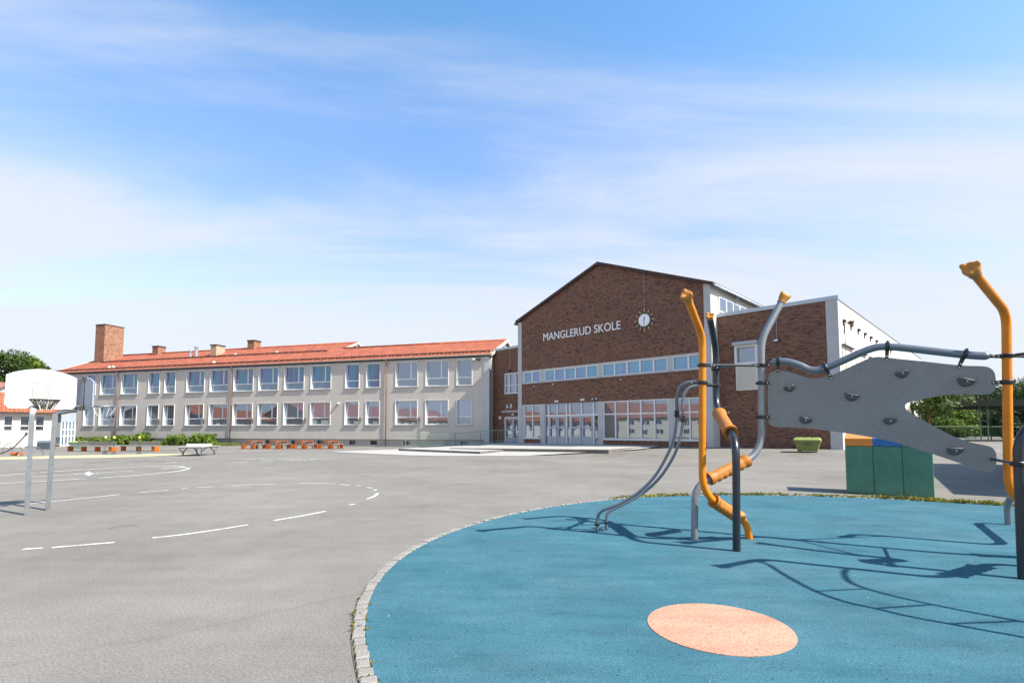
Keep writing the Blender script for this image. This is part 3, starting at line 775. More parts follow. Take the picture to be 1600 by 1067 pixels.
for bb_ in ((HX1+.003, RX+.05, SB-.06, SB+.35, RZ, RZ+.22), (RX-.35, RX+.05, SB+.352, 33.3, RZ, RZ+.06), (-.6, HX0-.002, SB-.06, SB+.35, RZ, RZ+.2)):
    m_ = MB(); m_.box(*bb_); m_.build('parapet_flashing', 'flashing', hall, bevel=.01)
# high side windows of the hall above the right wing
ys = (1.1, 5.6); zt0, zt1 = 8.75, 9.75
m_ = MB(); m_.box(HX1-.02, HX1+.05, ys[0], ys[1], zt0, zt1); w_ = m_.build('window', 'frame_white', hall)
m_ = MB()
for k in range(4):
    a = ys[0]+.1+k*1.1; m_.box(HX1+.05, HX1+.054, a, a+.95, zt0+.1, zt1-.1)
m_.build('pane', 'glass_dark', w_)
# ribbon windows
cols = [(3.98, 5.72, 2), (6.14, 11.07, 5), (11.45, 16.37, 5), (16.71, 18.8, 2)]
for x0, x1, n_ in cols:
    fr = MB(); ringbox(fr, x0, x1, bz0+.02, bz1-.02, .0, .12, .07)
    w = (x1-x0)/n_
    for k in range(1, n_): fr.box(x0+k*w-.055, x0+k*w+.055, .003, .117, bz0+.09, bz1-.09)
    wo = fr.build('ribbon_window', 'frame_white', hall)
    g_ = MB(); g_.quad((x0, .08, bz0), (x1, .08, bz0), (x1, .08, bz1), (x0, .08, bz1)); g_.build('pane', 'glass_band', wo)
m_ = MB(); m_.box(HX0+.41, HX1-.425, -.09, .12, bz0-.05, bz0-.002); m_.build('sill', 'frame_gray', hall)
m_ = MB(); m_.box(HX0+.41, HX1-.425, -.03, .1, bz1+.002, bz1+.05); m_.build('lintel', 'frame_white', hall)
# ground floor windows and doors
tz = 2.6
for x0, x1, n_ in (cols[0], cols[2], cols[3]):
    x0 += .01 if x0 > 4 else 0
    fr = MB(); ringbox(fr, x0, x1, dz0, dz1-.005, .02, .14, .07); w = (x1-x0)/n_
    for k in range(1, n_): fr.box(x0+k*w-.045, x0+k*w+.045, .023, .137, dz0+.07, dz1-.075)
    fr.box(x0+.07, x1-.07, .026, .134, tz-.045, tz+.045)
    wo = fr.build('shop_window' if False else 'tall_window', 'frame_white', hall)
    g_ = MB(); g_.quad((x0, .1, dz0), (x1, .1, dz0), (x1, .1, dz1), (x0, .1, dz1)); g_.build('pane', 'glass_dark', wo)
    s_ = MB(); s_.box(x0, x1, -.07, .02, dz0-.06, dz0-.002); s_.build('sill', 'frame_white', wo)
x0, x1 = 6.14, 11.07
fr = MB(); ringbox(fr, x0+.002, x1-.002, ZB+.15, dz1-.005, .02, .14, .07)
ent = fr.build('entrance_frame', 'frame_gray', hall)
sp = [x0+.35, x0+1.18, x0+2.02, x0+2.43, x0+3.28, x0+4.12, x0+4.55]
fr = MB()
for a in (x0+.37, x0+2.08, x0+2.43, x0+4.5): fr.box(a-.05, a+.05, .023, .137, ZB+.22, dz1-.08)
for a in (x0+1.22, x0+3.46): fr.box(a-.045, a+.045, .026, .134, tz+.06, dz1-.08)
fr.box(x0+.08, x1-.08, .03, .13, tz-.06, tz+.06); fr.build('mullions', 'frame_white', ent)
g_ = MB(); g_.quad((x0, .1, ZB), (x1, .1, ZB), (x1, .1, dz1), (x0, .1, dz1)); g_.build('pane', 'glass_dark', ent)
for a, b in ((x0+.42, x0+1.2), (x0+1.24, x0+2.03), (x0+2.48, x0+3.44), (x0+3.48, x0+4.45)):
    d = MB(); ringbox(d, a, b, ZB+.2, tz-.065, -.0, .09, .13); d.box(a+.13, b-.13, .003, .087, ZB+.33, ZB+.75); d.box(a+.13, b-.13, .003, .087, 1.62, 1.76)
    do = d.build('door', 'frame_gray', hall)
    h_ = MB(); h_.tube([(b-.1, -.05, 1.35), (b-.1, -.05, 1.75)], .015, 6); h_.build('handle', 'bolt_steel', do)
# connector door and window
d = MB(); ringbox(d, .95, 3.0, ZB, 2.62, SB-.01, SB+.12, .08, tb=.1); cd = d.build('side_entrance_frame', 'frame_white', hall)
g_ = MB(); g_.quad((.95, SB+.1, ZB), (3, SB+.1, ZB), (3, SB+.1, 2.62), (.95, SB+.1, 2.62)); g_.build('pane', 'glass_dark', cd)
for a, b in ((1.03, 1.95), (1.96, 2.9)):
    d = MB(); ringbox(d, a, b, ZB+.1, 2.5, SB-.0, SB+.08, .1); d.box(a+.1, b-.1, SB+.003, SB+.077, ZB+.2, ZB+.62); d.box(a+.1, b-.1, SB+.003, SB+.077, 1.45, 1.58); do = d.build('door', 'frame_gray', hall)
    h_ = MB(); h_.tube([(b-.12, SB-.06, 1.3), (b-.12, SB-.06, 1.6)], .015, 6); h_.build('handle', 'bolt_steel', do)
fr = MB(); ringbox(fr, .95, 2.6, 4.55, 6.3, SB-.01, SB+.12, .09)
fr.box(1.45, 1.55, SB, SB+.11, 4.64, 6.21); fr.box(2.2, 2.3, SB, SB+.11, 4.64, 6.21); fr.box(1.04, 2.51, SB+.003, SB+.107, 5.22, 5.3)
wo = fr.build('window', 'frame_white', hall)
g_ = MB(); g_.quad((.95, SB+.08, 4.55), (2.6, SB+.08, 4.55), (2.6, SB+.08, 6.3), (.95, SB+.08, 6.3)); g_.build('pane', 'glass_dark', wo)
# right wing window, awning box and patterned panel
a, b, c, d_ = rwo[0]
fr = MB(); ringbox(fr, a, b, c, d_, SB-.14, SB+.12, .13); wo = fr.build('window', 'frame_white', hall)
g_ = MB(); g_.quad((a, SB+.06, c), (b, SB+.06, c), (b, SB+.06, d_), (a, SB+.06, d_)); g_.build('pane', 'glass_dark', wo)
m_ = MB(); m_.box(a-.05, b+.05, SB-.35, SB-.002, d_+.002, d_+.2); m_.build('blind_box', 'frame_gray', wo, bevel=.02)
m_ = MB(); z2 = FB.pl(1150, 610.5, SB)[1]; m_.box(a+.04, b-.02, SB-.1, SB-.002, z2, c-.06)
pp = m_.build('relief_panel', 'plaster_white', hall)
m_ = MB(); zz = z2+.12; r_ = 0
while zz < c-.15:
    xx = a+.12+(r_ % 2)*.1
    while xx < b-.2:
        m_.box(xx, xx+.1, SB-.106, SB-.1, zz, zz+.014); m_.box(xx+.09, xx+.104, SB-.106, SB-.1, zz+.016, zz+.1); xx += .2
    zz += .115; r_ += 1
m_.build('groove_pattern', 'mark_gray', pp)
# lamps and small fittings on the brickwork
def lamp(x, z, y, w=.28, h=.16, dd=.2, m='clock_dark', lens=True, conduit=0):
    mb = MB(); mb.box(x-w/2, x+w/2, y-dd, y-.03, z-h/2, z+h/2); mb.box(x-.05, x+.05, y-.03, y+.01, z-.05, z+.05)
    o = mb.build('wall_lamp', m, hall, bevel=.015)
    if lens: q = MB(); q.box(x-w*.38, x+w*.38, y-dd-.01, y-dd-.002, z-h*.3, z+h*.4); q.build('lens', 'frame_white', o)
    if conduit: q = MB(); q.tube([(x, y-.02, z+h/2), (x, y-.02, z+h/2+conduit)], .014, 6); q.build('conduit', 'metal_gray', o)
x, z = FB.pl(1214, 532.5, SB); lamp(x, z, SB, conduit=RZ-z-.1)
x, z = FB.pl(797, 579, SB); lamp(x, z, SB, conduit=RZ-z-.1, lens=False)
for u, v in ((870.5, 627), (911, 624.5)):
    x, z = FB.pl(u, v); lamp(x, z, 0, .36, .17, .12, 'plaster_white', False)
for u, v in ((926.5, 623.5), (932.5, 623)):
    x, z = FB.pl(u, v); lamp(x, z, 0, .13, .13, .1, 'flashing', False)
x, z = FB.pl(802.5, 647.5, SB); lamp(x, z, SB, .3, .12, .12, 'plaster_white', False)
x, z = FB.pl(1139, 644, SB); lamp(x, z, SB, .1, .1, .06, 'frame_white', False)
for u, v in ((835, 603.5), (864, 600.5), (970, 593)):
    x, z = FB.pl(u, v); lamp(x, z, 0, .07, .12, .06, 'plaster_white', False)
m_ = MB(); x, z = FB.pl(782, 652.5, SB); m_.tube([(x, SB-.08, z), (x, SB, z)], .14, 16); m_.build('fire_bell', 'frame_white', hall, smooth='auto')
# side wall details: vents, lamp, recessed panels
for k in range(9):
    y = FB.sl(1316+[0, 11.5, 22.5, 32.3, 41.2, 50, 58, 65, 72][k], 490, RX)[0]; m_ = MB(); m_.box(RX, RX+.12, y, y+.32, 7.3, 7.42); m_.box(RX, RX+.02, y+.02, y+.3, 7.1, 7.3); m_.build('vent', 'verge_brown', hall)
for u0, u1 in ((1316, 1331), (1337, 1351), (1357, 1370), (1376, 1388)):
    y0 = FB.sl(u0, 560, RX)[0]; y1 = FB.sl(u1, 560, RX)[0]; m_ = MB()
    m_.box(RX, RX+.05, y0, y1, 5.9, 5.98); m_.box(RX, RX+.04, y0, y0+.08, 2.2, 5.898); m_.box(RX, RX+.04, y1-.08, y1, 2.2, 5.898); m_.box(RX, RX+.012, y0+.082, y1-.082, 2.2, 5.898); m_.build('blind_panel', 'concrete_gray' if 0 else 'plaster_white', hall)
    m_ = MB(); m_.box(RX+.0, RX+.16, y0-.05, y1+.05, 5.982, 6.05); m_.build('drip_ledge', 'dark_fascia', hall)
y, z = FB.sl(1319, 506, RX); m_ = MB(); m_.tube([(RX, y, z), (RX+.25, y, z+.05)], .02, 6); m_.tube([(RX+.2, y, z+.06), (RX+.42, y+.02, z-.03)], [.09, .15], 12); m_.tube([(RX+.02, y, z), (RX+.02, y, z-3)], .015, 6); m_.build('wall_lamp', 'iron', hall)
m_ = MB(); y = 14.0; m_.tube([(RX-2, y, RZ), (RX-2, y, RZ+.9)], .03, 6); m_.box(RX-2.15, RX-1.85, y-.02, y+.02, RZ+.6, RZ+.9); m_.build('antenna', 'iron', hall)
m_ = MB(); m_.box(23.4, 23.9, 2, 2.4, RZ, RZ+.45); m_.build('roof_vent', 'iron', hall)

# school sign
o = thing('school_sign', 'raised white letters reading MANGLERUD SKOLE on the brick gable', 'sign', FB.w(6.06, -.03, 8.37), FB.a)
ti = R(0)
vs, fs = text_mesh('MANGLERUD SKOLE', .58, 6.92, .02)
rot = Matrix.Rotation(R(90), 4, 'X')
mb = MB(); mb.add([rot @ Vector(v) for v in vs], fs)
mb.build('lettering', 'letter_white', o)
o = thing('entrance_sign', 'small white letters A B and HOVEDINNGANG beside the glazed side door', 'sign', FB.w(.62, SB-.03, 2.98), FB.a)
vs, fs = text_mesh('A B', .34, .74, .008); mb = MB(); mb.add([rot @ Vector(v)+Vector((.5, 0, .36)) for v in vs], fs); mb.build('lettering', 'letter_white', o)
vs, fs = text_mesh('HOVEDINNGANG', .19, 2.0, .006); mb = MB(); mb.add([rot @ Vector(v) for v in vs], fs); mb.build('lettering', 'letter_white', o)
# clock
cx_, cz_ = FB.pl(1007.5, 500.5)
ck = thing('wall_clock', 'round white clock with brass hour bars on the brick gable', 'clock', FB.w(cx_, 0, cz_), FB.a)
mb = MB(); mb.tube([(0, -.1, 0), (0, -.02, 0)], .41, 40); mb.build('face', 'clock_face', ck)
mb = MB(); mb.tube([(0, -.06, 0), (0, -.01, 0)], .46, 40); mb.build('case', 'clock_dark', ck)
for k in range(12):
    a = 2*math.pi*k/12; L = .2; M = Matrix.Rotation(a, 4, 'Y')
    mb = MB(); mb.box(-.025, .025, -.07, -.03, .53, .53+(.22 if k % 3 == 0 else .19), M=M); mb.build('hour_bar', 'brass', ck)
    mb = MB(); mb.box(-.012, .012, -.108, -.102, .31, .37, M=M); mb.build('hour_mark', 'clock_dark', ck)
mb = MB(); mb.box(-.02, .02, -.125, -.115, -.08, .24, M=Matrix.Rotation(R(15), 4, 'Y')); mb.build('hour_hand', 'clock_dark', ck)
mb = MB(); mb.box(-.014, .014, -.135, -.127, -.1, .37, M=Matrix.Rotation(R(180), 4, 'Y')); mb.build('minute_hand', 'clock_dark', ck)
mb = MB(); mb.tube([(0, -.03, .75), (0, -.03, gz(cx_)-cz_-.15)], .016, 6); mb.build('conduit', 'metal_gray', ck)

# ------------------------------------------------------------------ low white building, left
OL = G(84, 697.3); FL = Frame((OL.x, OL.y), 45.8)
low = thing('low_building', 'low white single storey building with bright orange tiled roof behind the basketball stand', 'building', (OL.x, OL.y, 0), FL.a)
mb = MB(); lw = []
for a, b in ((5.6, 20), (31, 46), (55, 69.5), (80, 84)):
    lw.append((FL.pl(a, 660)[0], FL.pl(b, 660)[0]))
x = lw[0][0]-1.2
while x > -56: lw.append((x-1.4, x)); x -= 2.6
zt_, zb_ = FL.pl(40, 650)[1], FL.pl(40, 673)[1]
wall_holes(mb, -60, 0, -.1, 3.2, [(a, b, zb_, zt_) for a, b in lw])
mb.box(-60, -.003, .3, 9, -.1, 3.19) if False else None
mb.quad((0, 0, -.1), (0, 9, -.1), (0, 9, 3.2), (0, 0, 3.2)); mb.quad((-60, 9, -.1), (0, 9, -.1), (0, 9, 3.2), (-60, 9, 3.2)); mb.quad((-60, 0, -.1), (-60, 9, -.1), (-60, 9, 3.2), (-60, 0, 3.2))
mb.add([(0, 0, 3.2), (0, 9, 3.2), (0, 4.5, 4.9)], [(0, 1, 2)]); mb.add([(-60, 0, 3.2), (-60, 9, 3.2), (-60, 4.5, 4.9)], [(0, 1, 2)])
mb.build('wall', 'plaster_white', low)
for a, b in lw:
    m_ = MB(); ringbox(m_, a, b, zb_, zt_, -.02, .2, .05); m_.box(a+.05, b-.05, .1, .16, zb_+.42, zb_+.5); w_ = m_.build('window', 'frame_white', low)
    m_ = MB(); m_.quad((a, .15, zb_), (b, .15, zb_), (b, .15, zt_), (a, .15, zt_)); m_.build('pane', 'glass_black', w_)
mb = MB(); lz = lambda y: 3.3+.4*y
slab(mb, -60.4, .3, -.5, 4.5, lz); slab(mb, -60.4, .3, 4.502, 9.5, lambda y: lz(4.5)-.4*(y-4.5)); lr = mb.build('roof', 'roof_tiles_bright', low)
mb = MB(); mb.box(-60.4, .3, -.56, -.502, 2.98, 3.12); mb.build('fascia', 'verge_brown', low); mb = MB(); mb.box(-60.3, .2, -.06, -.002, 2.78, 3.06); mb.build('cornice', 'frame_white', low)
# glazed porch beside it
pr = thing('glazed_porch', 'white framed glazed entrance porch at the far left end of the plastered wing', 'porch', (OL.x, OL.y, 0), FL.a)
px0, px1 = .35, FL.pl(117, 690, -.8)[0]
pzt = FL.pl(100, 642, -.8)[1]; pzm = FL.pl(100, 659.5, -.8)[1]
mb = MB(); mb.box(px0, px1, -.8, 2, pzm, pzt); mb.box(px0-.15, px1+.15, -.95, 2, pzt+.002, pzt+.1); mb.build('canopy', 'flashing', pr)
mb = MB(); n_ = 4
for k in range(n_+1): xx = px0+(px1-px0-.1)*k/n_; mb.box(xx, xx+.1, -.78, -.68, 0, pzm-.002)
for z in (.05, .9, pzm-.75): mb.box(px0+.1, px1-.1, -.775, -.685, z, z+.12)
mb.box(px1-.1, px1, -.68, 2, 0, .1); mb.build('frame', 'frame_white', pr)
mb = MB(); mb.quad((px0, -.72, 0), (px1, -.72, 0), (px1, -.72, pzm), (px0, -.72, pzm)); mb.quad((px1-.05, -.7, 0), (px1-.05, 2, 0), (px1-.05, 2, pzm), (px1-.05, -.7, pzm)); mb.build('pane', 'glass_pale', pr)

# generic house
def house(name, label, cx, cy, rz, L, W, he, hr, wall, roofm, rows, cat='building'):
    t = thing(name, label, cat, (cx, cy, 0), rz); mb = MB()
    hs = []
    nwin = int(L/3.2)
    for z0, z1 in rows:
        for k in range(nwin): a = -L/2+1.2+k*3.2; hs.append((a, a+1.5, z0, z1))
    wall_holes(mb, -L/2, L/2, -.2, he, hs)
    mb.quad((-L/2, W, -.2), (L/2, W, -.2), (L/2, W, he), (-L/2, W, he))
    for x in (-L/2, L/2): mb.add([(x, 0, -.2), (x, W, -.2), (x, W, he), (x, W/2, hr-.15), (x, 0, he)], [(0, 1, 2, 3, 4)])
    mb.build('wall', wall, t)
    for h in hs:
        m_ = MB(); ringbox(m_, *h, -.02, .15, .07); m_.box((h[0]+h[1])/2-.04, (h[0]+h[1])/2+.04, .05, .12, h[2]+.07, h[3]-.07); w_ = m_.build('window', 'frame_white', t)
        m_ = MB(); m_.quad((h[0], .1, h[2]), (h[1], .1, h[2]), (h[1], .1, h[3]), (h[0], .1, h[3])); m_.build('pane', 'glass_black', w_)
    s = (hr-he)/(W/2); mb = MB()
    slab(mb, -L/2-.4, L/2+.4, -.5, W/2, lambda y: he+.1+s*y); slab(mb, -L/2-.4, L/2+.4, W/2+.002, W+.5, lambda y: he+.1+s*(W-y)); mb.build('roof', roofm, t)
    return t
house('rear_building', 'brown roofed building farther back at the left edge, above the orange roof', -88, 72, R(10), 26, 9, 6.9, 8.6, 'plaster_white', 'roof_tiles_brown', [(1, 2.4), (4, 5.4)])
house('facing_building', 'cream two storey building with brown red roof across the yard, mirrored in the windows', -68, -8, R(78), 56, 11, 4.3, 7.2, 'plaster_cream', 'roof_tiles_brown', [(.7, 1.8), (2.5, 3.6)])

# ------------------------------------------------------------------ vegetation
def leaves(mb, clumps, n, size, rnd, shell=.55, mi=0, flat=.0):
    tot = sum(c[3]*c[3] for c in clumps)
    for (cx, cy, cz, r, sq) in clumps:
        k = int(n*r*r/tot)
        for _ in range(k):
            d = Vector((rnd.gauss(0, 1), rnd.gauss(0, 1), rnd.gauss(0, 1))).normalized()
            rr = r*(shell+(1-shell)*rnd.random()**.6)*rnd.uniform(.88, 1.1)
            p = Vector((cx+d.x*rr, cy+d.y*rr, cz+d.z*rr*sq))
            nrm = (d+Vector((rnd.gauss(0, .6), rnd.gauss(0, .6), rnd.gauss(0, .6)))).normalized()
            t = nrm.cross(Vector((rnd.random(), rnd.random(), rnd.random()))).normalized(); b = nrm.cross(t)
            s = size*rnd.choice((.5, .8, 1.0, 1.15, 1.6))*rnd.uniform(.8, 1.2)
            mb.add([p-t*s*.5, p-b*s*.32, p+t*s*.55, p+b*s*.32], [(0, 1, 2, 3)], mi)
def tree(name, label, X, Y, h, cr, leafm, seed, n=3500, size=.34, base=None, cb=.3, kind='round', group=None, bark='bark', sq=.85):
    rnd = random.Random(seed); z0 = terrain(X, Y)
    t = thing(name, label, 'tree', (X, Y, z0), 0, group); mb = MB(); r = h*.022+.05
    lean = Vector((rnd.uniform(-.03, .03)*h, rnd.uniform(-.03, .03)*h, 0))
    trunk = [Vector((0, 0, -.1)), Vector((0, 0, h*.2))+lean*.3, Vector((0, 0, h*.5))+lean, Vector((0, 0, h*.85))+lean*1.2]
    mb.tube(catmull(trunk, 3), [r*(1-.085*i) for i in range(10)], 8)
    cl = []
    if kind == 'round':
        k = 15
        for i in range(k):
            a = rnd.uniform(0, 6.28); f = rnd.random(); hz = h*(cb+(1-cb)*(.12+.76*f)); rad = cr*math.sin(math.pi*(.15+.75*f))**.7*rnd.uniform(.45, .85)
            c = Vector((math.cos(a)*rad, math.sin(a)*rad, hz))+lean
            cl.append((c.x, c.y, c.z, cr*rnd.uniform(.26, .46), sq))
            s = Vector((0, 0, h*(cb*.7+.4*f)))+lean*.8; mb.tube([s, (s+c)/2+Vector((0, 0, .1*h*rnd.random())), c], [r*.4, r*.28, r*.08], 5)
        cl.append((lean.x, lean.y, h*.86, cr*.42, sq)); cl.append((lean.x, lean.y, h*.6, cr*.6, sq))
    else:
        L = 11
        for i in range(L):
            f = i/(L-1); hz = h*(cb+(1-cb)*f); rad = cr*(1-f)**.8+.15; m = max(3, int(7*(1-f)+2))
            for j in range(m):
                a = 6.28*j/m+rnd.uniform(-.4, .4); rr = rad*rnd.uniform(.5, .85)
                c = Vector((math.cos(a)*rr, math.sin(a)*rr, hz-rad*.12)); cl.append((c.x, c.y, c.z, rad*.38+.2, .38))
                mb.tube([(0, 0, hz), c], [r*.25*(1-f)+.02, .02], 4)
    mb.build('trunk', bark, t, smooth=True)
    mb = MB(); leaves(mb, cl, n, size, rnd, .35); mb.build('crown', leafm, t)
    return t
# left
for i, (u, vt, Y, cr, m, lb) in enumerate(((-30, 556, 100, 6.0, 'leaf_mid', 'big green tree at the left edge, half out of the frame behind the low building'), (12, 545, 98, 5.0, 'leaf_mid', 'tall round green tree at the far left, above the orange roof'),
        (36, 549, 101, 4.6, 'leaf_bright', 'round green tree directly above the basketball backboard'), (60, 563, 106, 4.2, 'leaf_mid', 'lower green tree right above the right half of the backboard'), (90, 573, 118, 2.6, 'leaf_dark', 'small dark treetop just left of the tiled roof end'))):
    p = P(u, vt, Y); tree('tree', lb, p.x, Y, p.z, cr, m, 20+i, 9000, .36, cb=.15, group='trees behind the low building')
# right background
right = [(1452, 597, 84, 4.5, 'leaf_dark', 'conifer', 'dark conifer behind the climbing panel tip, leftmost of the far conifers'), (1478, 606, 78, 4.5, 'leaf_pine', 'round', 'dull olive green tree beyond the railing under the canopy'),
  (1505, 598, 96, 5.5, 'leaf_mid', 'round', 'broad green tree above the left end of the dark canopy'), (1532, 600, 92, 5, 'leaf_mid', 'round', 'broad green tree above the canopy, left of the orange post'),
  (1500, 640, 72, 3.1, 'leaf_bright', 'round', 'bright yellow green bushy tree behind the railing'), (1548, 607, 86, 5, 'leaf_dark', 'conifer', 'dark conifer directly left of the right orange post'),
  (1563, 603, 90, 5, 'leaf_dark', 'round', 'dark tree hidden behind the right orange post'), (1590, 597, 80, 4.5, 'leaf_mid', 'round', 'green tree rising right of the right orange post'), (1612, 590, 76, 5, 'leaf_mid', 'round', 'green tree cut by the right edge of the frame'),
  (1520, 650, 74, 3.5, 'leaf_dark', 'round', 'dark low tree behind the canopy posts'), (1475, 640, 88, 4.2, 'leaf_dark', 'round', 'dark low tree behind the pale annex pier'), (1640, 585, 82, 5.5, 'leaf_dark', 'conifer', 'dark conifer beyond the right edge of the frame'),
  (1575, 645, 70, 3.5, 'leaf_dark', 'round', 'dark low tree just right of the orange post under the canopy'), (1605, 640, 70, 3.5, 'leaf_dark', 'round', 'dark low tree under the canopy at the right edge'), (1436, 640, 90, 4.2, 'leaf_dark', 'round', 'dark low tree left of the pale annex pier'),
  (1548, 648, 78, 3.8, 'leaf_mid', 'round', 'mid green low tree between the canopy posts')]
for i, (u, vt, Y, cr, m, kd, lb) in enumerate(right):
    p = P(u, vt, Y); tree('pine_tree' if kd == 'conifer' else 'tree', lb, p.x, Y, p.z-.5, cr, m, 50+i, 5200, .3, cb=.03 if kd != 'conifer' else .05, kind=kd, group='trees beyond the canopy')
p = P(1449.5, 610, 44); tree('tree', 'slender tree with bare reddish trunk beside the pale annex', p.x, 44, p.z-.5, 2.9, 'leaf_mid', 90, 3000, .22, cb=.6, bark='bark_pine', sq=.45)
# shrubs
def shrub(u0, u1, vt, label, seed, m='leaf_shrub', n=2600, off=-1.2, size=.16):
    rnd = random.Random(seed); xa = FW.pl(u0, 690, off)[0]; xb = FW.pl(u1, 690, off)[0]; h = FW.pl((u0+u1)/2, vt, off)[1]; c = FW.w((xa+xb)/2, off)
    t = thing('shrub', label, 'shrub', (c.x, c.y, 0), FW.a, 'shrubs along the plastered wing'); W = (xb-xa)
    st = MB(); cl = []
    k = max(5, int(W*3.2))
    for i in range(k):
        x = -W/2+W*(i+.5)/k+rnd.uniform(-.2, .2); y = rnd.uniform(-.5, .4); hh = h*(.6+.42*math.sin(math.pi*(i+.6)/(k+.2)))*rnd.uniform(.72, 1.05)
        for q in range(3): cl.append((x+rnd.uniform(-.2, .2), y+rnd.uniform(-.2, .2), hh*(.25+.3*q), .2+.12*h*rnd.random()+.06, 1.0))
        for q in range(2): st.tube([(x, y, -.02), (x+rnd.uniform(-.25, .25), y, hh*.8)], [.02, .008], 4)
    st.build('stems', 'bark', t); mb = MB(); leaves(mb, cl, n, size, rnd, .3); mb.build('foliage', m, t)
shrub(116, 172, 683, 'leafy green shrub behind the left grey bench', 1); shrub(172, 205, 681, 'green shrub between the two grey benches', 2); shrub(203, 231, 677, 'tallest green shrub, behind the right grey bench', 3)
shrub(232, 258, 691, 'low green shrub right of the benches', 4, n=1200); shrub(257, 302, 681, 'green shrub behind the left half of the table tennis table', 5, n=3000); shrub(298, 338, 675, 'bright green shrub behind the right half of the table tennis table', 6, n=3000)
rnd = random.Random(9); mb = MB()
for _ in range(2600):
    x = rnd.uniform(FW.pl(330, 690)[0], FW.pl(378, 690)[0]) if rnd.random() < .75 else rnd.uniform(-46, -20); y = -rnd.uniform(.1, 1.6); p = FW.w(x, y, 0)
    a = rnd.uniform(0, 6.28); hh = rnd.uniform(.08, .35); w = .03; d = Vector((math.cos(a), math.sin(a), 0))
    mb.add([p-d*w, p+d*w, p+Vector((rnd.uniform(-.1, .1), rnd.uniform(-.1, .1), hh))], [(0, 1, 2)])
o = mb.build('grass_verge', 'grass', None); o['label'] = 'strip of rough grass and weeds along the foot of the plastered wing'; o['category'] = 'grass'; o['kind'] = 'stuff'
bed = MB(); q = [FW.w(FW.pl(110, 690)[0], -2.0), FW.w(FW.pl(372, 690)[0], -1.5), FW.w(FW.pl(372, 690)[0], .2), FW.w(FW.pl(110, 690)[0], .2)]
bed.add([(p.x, p.y, .008) for p in q], [(0, 1, 2, 3)]); struct(bed.build('soil_bed', 'soil'))
# weeds along the kerb
mb = MB(); mg = []
def tuft(p, h, k, spread, mi):
    for _ in range(k):
        a = rnd.uniform(0, 6.28); d = Vector((math.cos(a), math.sin(a), 0)); s = p+d*rnd.uniform(0, spread); w = rnd.uniform(.004, .011)
        tip = s+d*rnd.uniform(.0, h)+Vector((0, 0, h*rnd.uniform(.4, 1))); e = Vector((-d.y, d.x, 0))*w
        mb.add([s-e, s+e, (s+tip)/2+e*1.4, tip, (s+tip)/2-e*1.4], [(0, 1, 2, 3, 4)], mi)
for i in range(900):
    a = R(rnd.uniform(28, 118)); 
    dens = noise.noise(Vector((a*9, 0, 0)))
    if dens < -.15 and rnd.random() < .7: continue
    r = edge_r(a)+(rnd.uniform(-.02, .2) if rnd.random() < .7 else rnd.uniform(.1, .35)); p = Vector((CX+r*math.cos(a), CY+r*math.sin(a), .01)); big = 1.0
    if R(48) < a < R(68): big = 1.9
    tuft(p, .05*big*rnd.uniform(.5, 1.2), 9, .05, 0 if rnd.random() < .6 else 1)
for i in range(60):
    a = R(rnd.choice((rnd.uniform(118, 150), rnd.uniform(186, 206), rnd.uniform(188, 194)))); r = edge_r(a)+rnd.choice((-.005, .09, .045))+rnd.uniform(-.01, .012); p = Vector((CX+r*math.cos(a), CY+r*math.sin(a), .008))
    tuft(p, .022*rnd.uniform(.4, 1.3), 6, .018, rnd.choice((0, 1, 1)))
o = mb.build('weeds', ['grass', 'moss'], None); o['label'] = 'weeds and moss growing in the joints round the blue surface'; o['category'] = 'weeds'; o['kind'] = 'stuff'
# loose grit on the rubber
mb = MB()
for i in range(4200):
    a = rnd.uniform(0, 6.28); r = CR*math.sqrt(rnd.random())*.99; x, y = CX+r*math.cos(a), CY+r*math.sin(a)
    if noise.noise(Vector((x*.9, y*.9, 3))) < -.05 and rnd.random() < .75: continue
    s = rnd.uniform(.002, .0052)*(1.9 if rnd.random() < .05 else 1); z = .012
    mb.add([(x-s, y-s*.6, z), (x+s*.8, y-s, z), (x+s, y+s*.7, z), (x-s*.6, y+s, z), (x, y, z+s*1.2)], [(0, 1, 4), (1, 2, 4), (2, 3, 4), (3, 0, 4)])
o = mb.build('grit', 'granite', None); o['label'] = 'loose grit scattered on the blue rubber'; o['category'] = 'grit'; o['kind'] = 'stuff'

# ------------------------------------------------------------------ climbing frame
cf = thing('climbing_frame', 'climbing frame of orange, grey and black bent tubes with grey panel on blue surface', 'climbing frame', (CX, CY, 0))
TR = .047
def addtube(name, pts, r, m, rad=.2, seg=16):
    pp_ = fillet(pts, rad, 8); mb = MB(); mb.tube(pp_, r, seg); return mb.build(name, m, cf, world=True, smooth='auto')
def cap(p, d, m='cap_orange', s=1.0, ph=0.0):
    d = d.normalized(); up = Vector((0, 1, 0)); a = (up-d*up.dot(d)).normalized(); b = d.cross(a); mb = MB(); seg = 36; rings = []
    prof = [(-.06, .053, 0), (-.01, .057, 0), (.02, .066, .2), (.045, .07, .6), (.07, .066, 1.0), (.08, .05, .9), (.075, .03, .5), (.07, .004, .2)]
    for (h, r, lo) in prof:
        ring = []
        for k in range(seg):
            t = 2*math.pi*k/seg+ph; c = max(0, math.cos(3*t))**1.2*.65
            ring.append(p+d*(h+lo*.03*c)*s+(a*math.cos(t-ph)+b*math.sin(t-ph))*(r+lo*.032*c)*s)
        rings.append(ring)
    vs = [q for rg_ in rings for q in rg_]; fs = []
    for i in range(len(rings)-1):
        for k in range(seg): k2 = (k+1) % seg; fs.append((i*seg+k, i*seg+k2, (i+1)*seg+k2, (i+1)*seg+k))
    mb.add(vs, fs); return mb.build('tube_cap', m, cf, world=True, smooth=True)
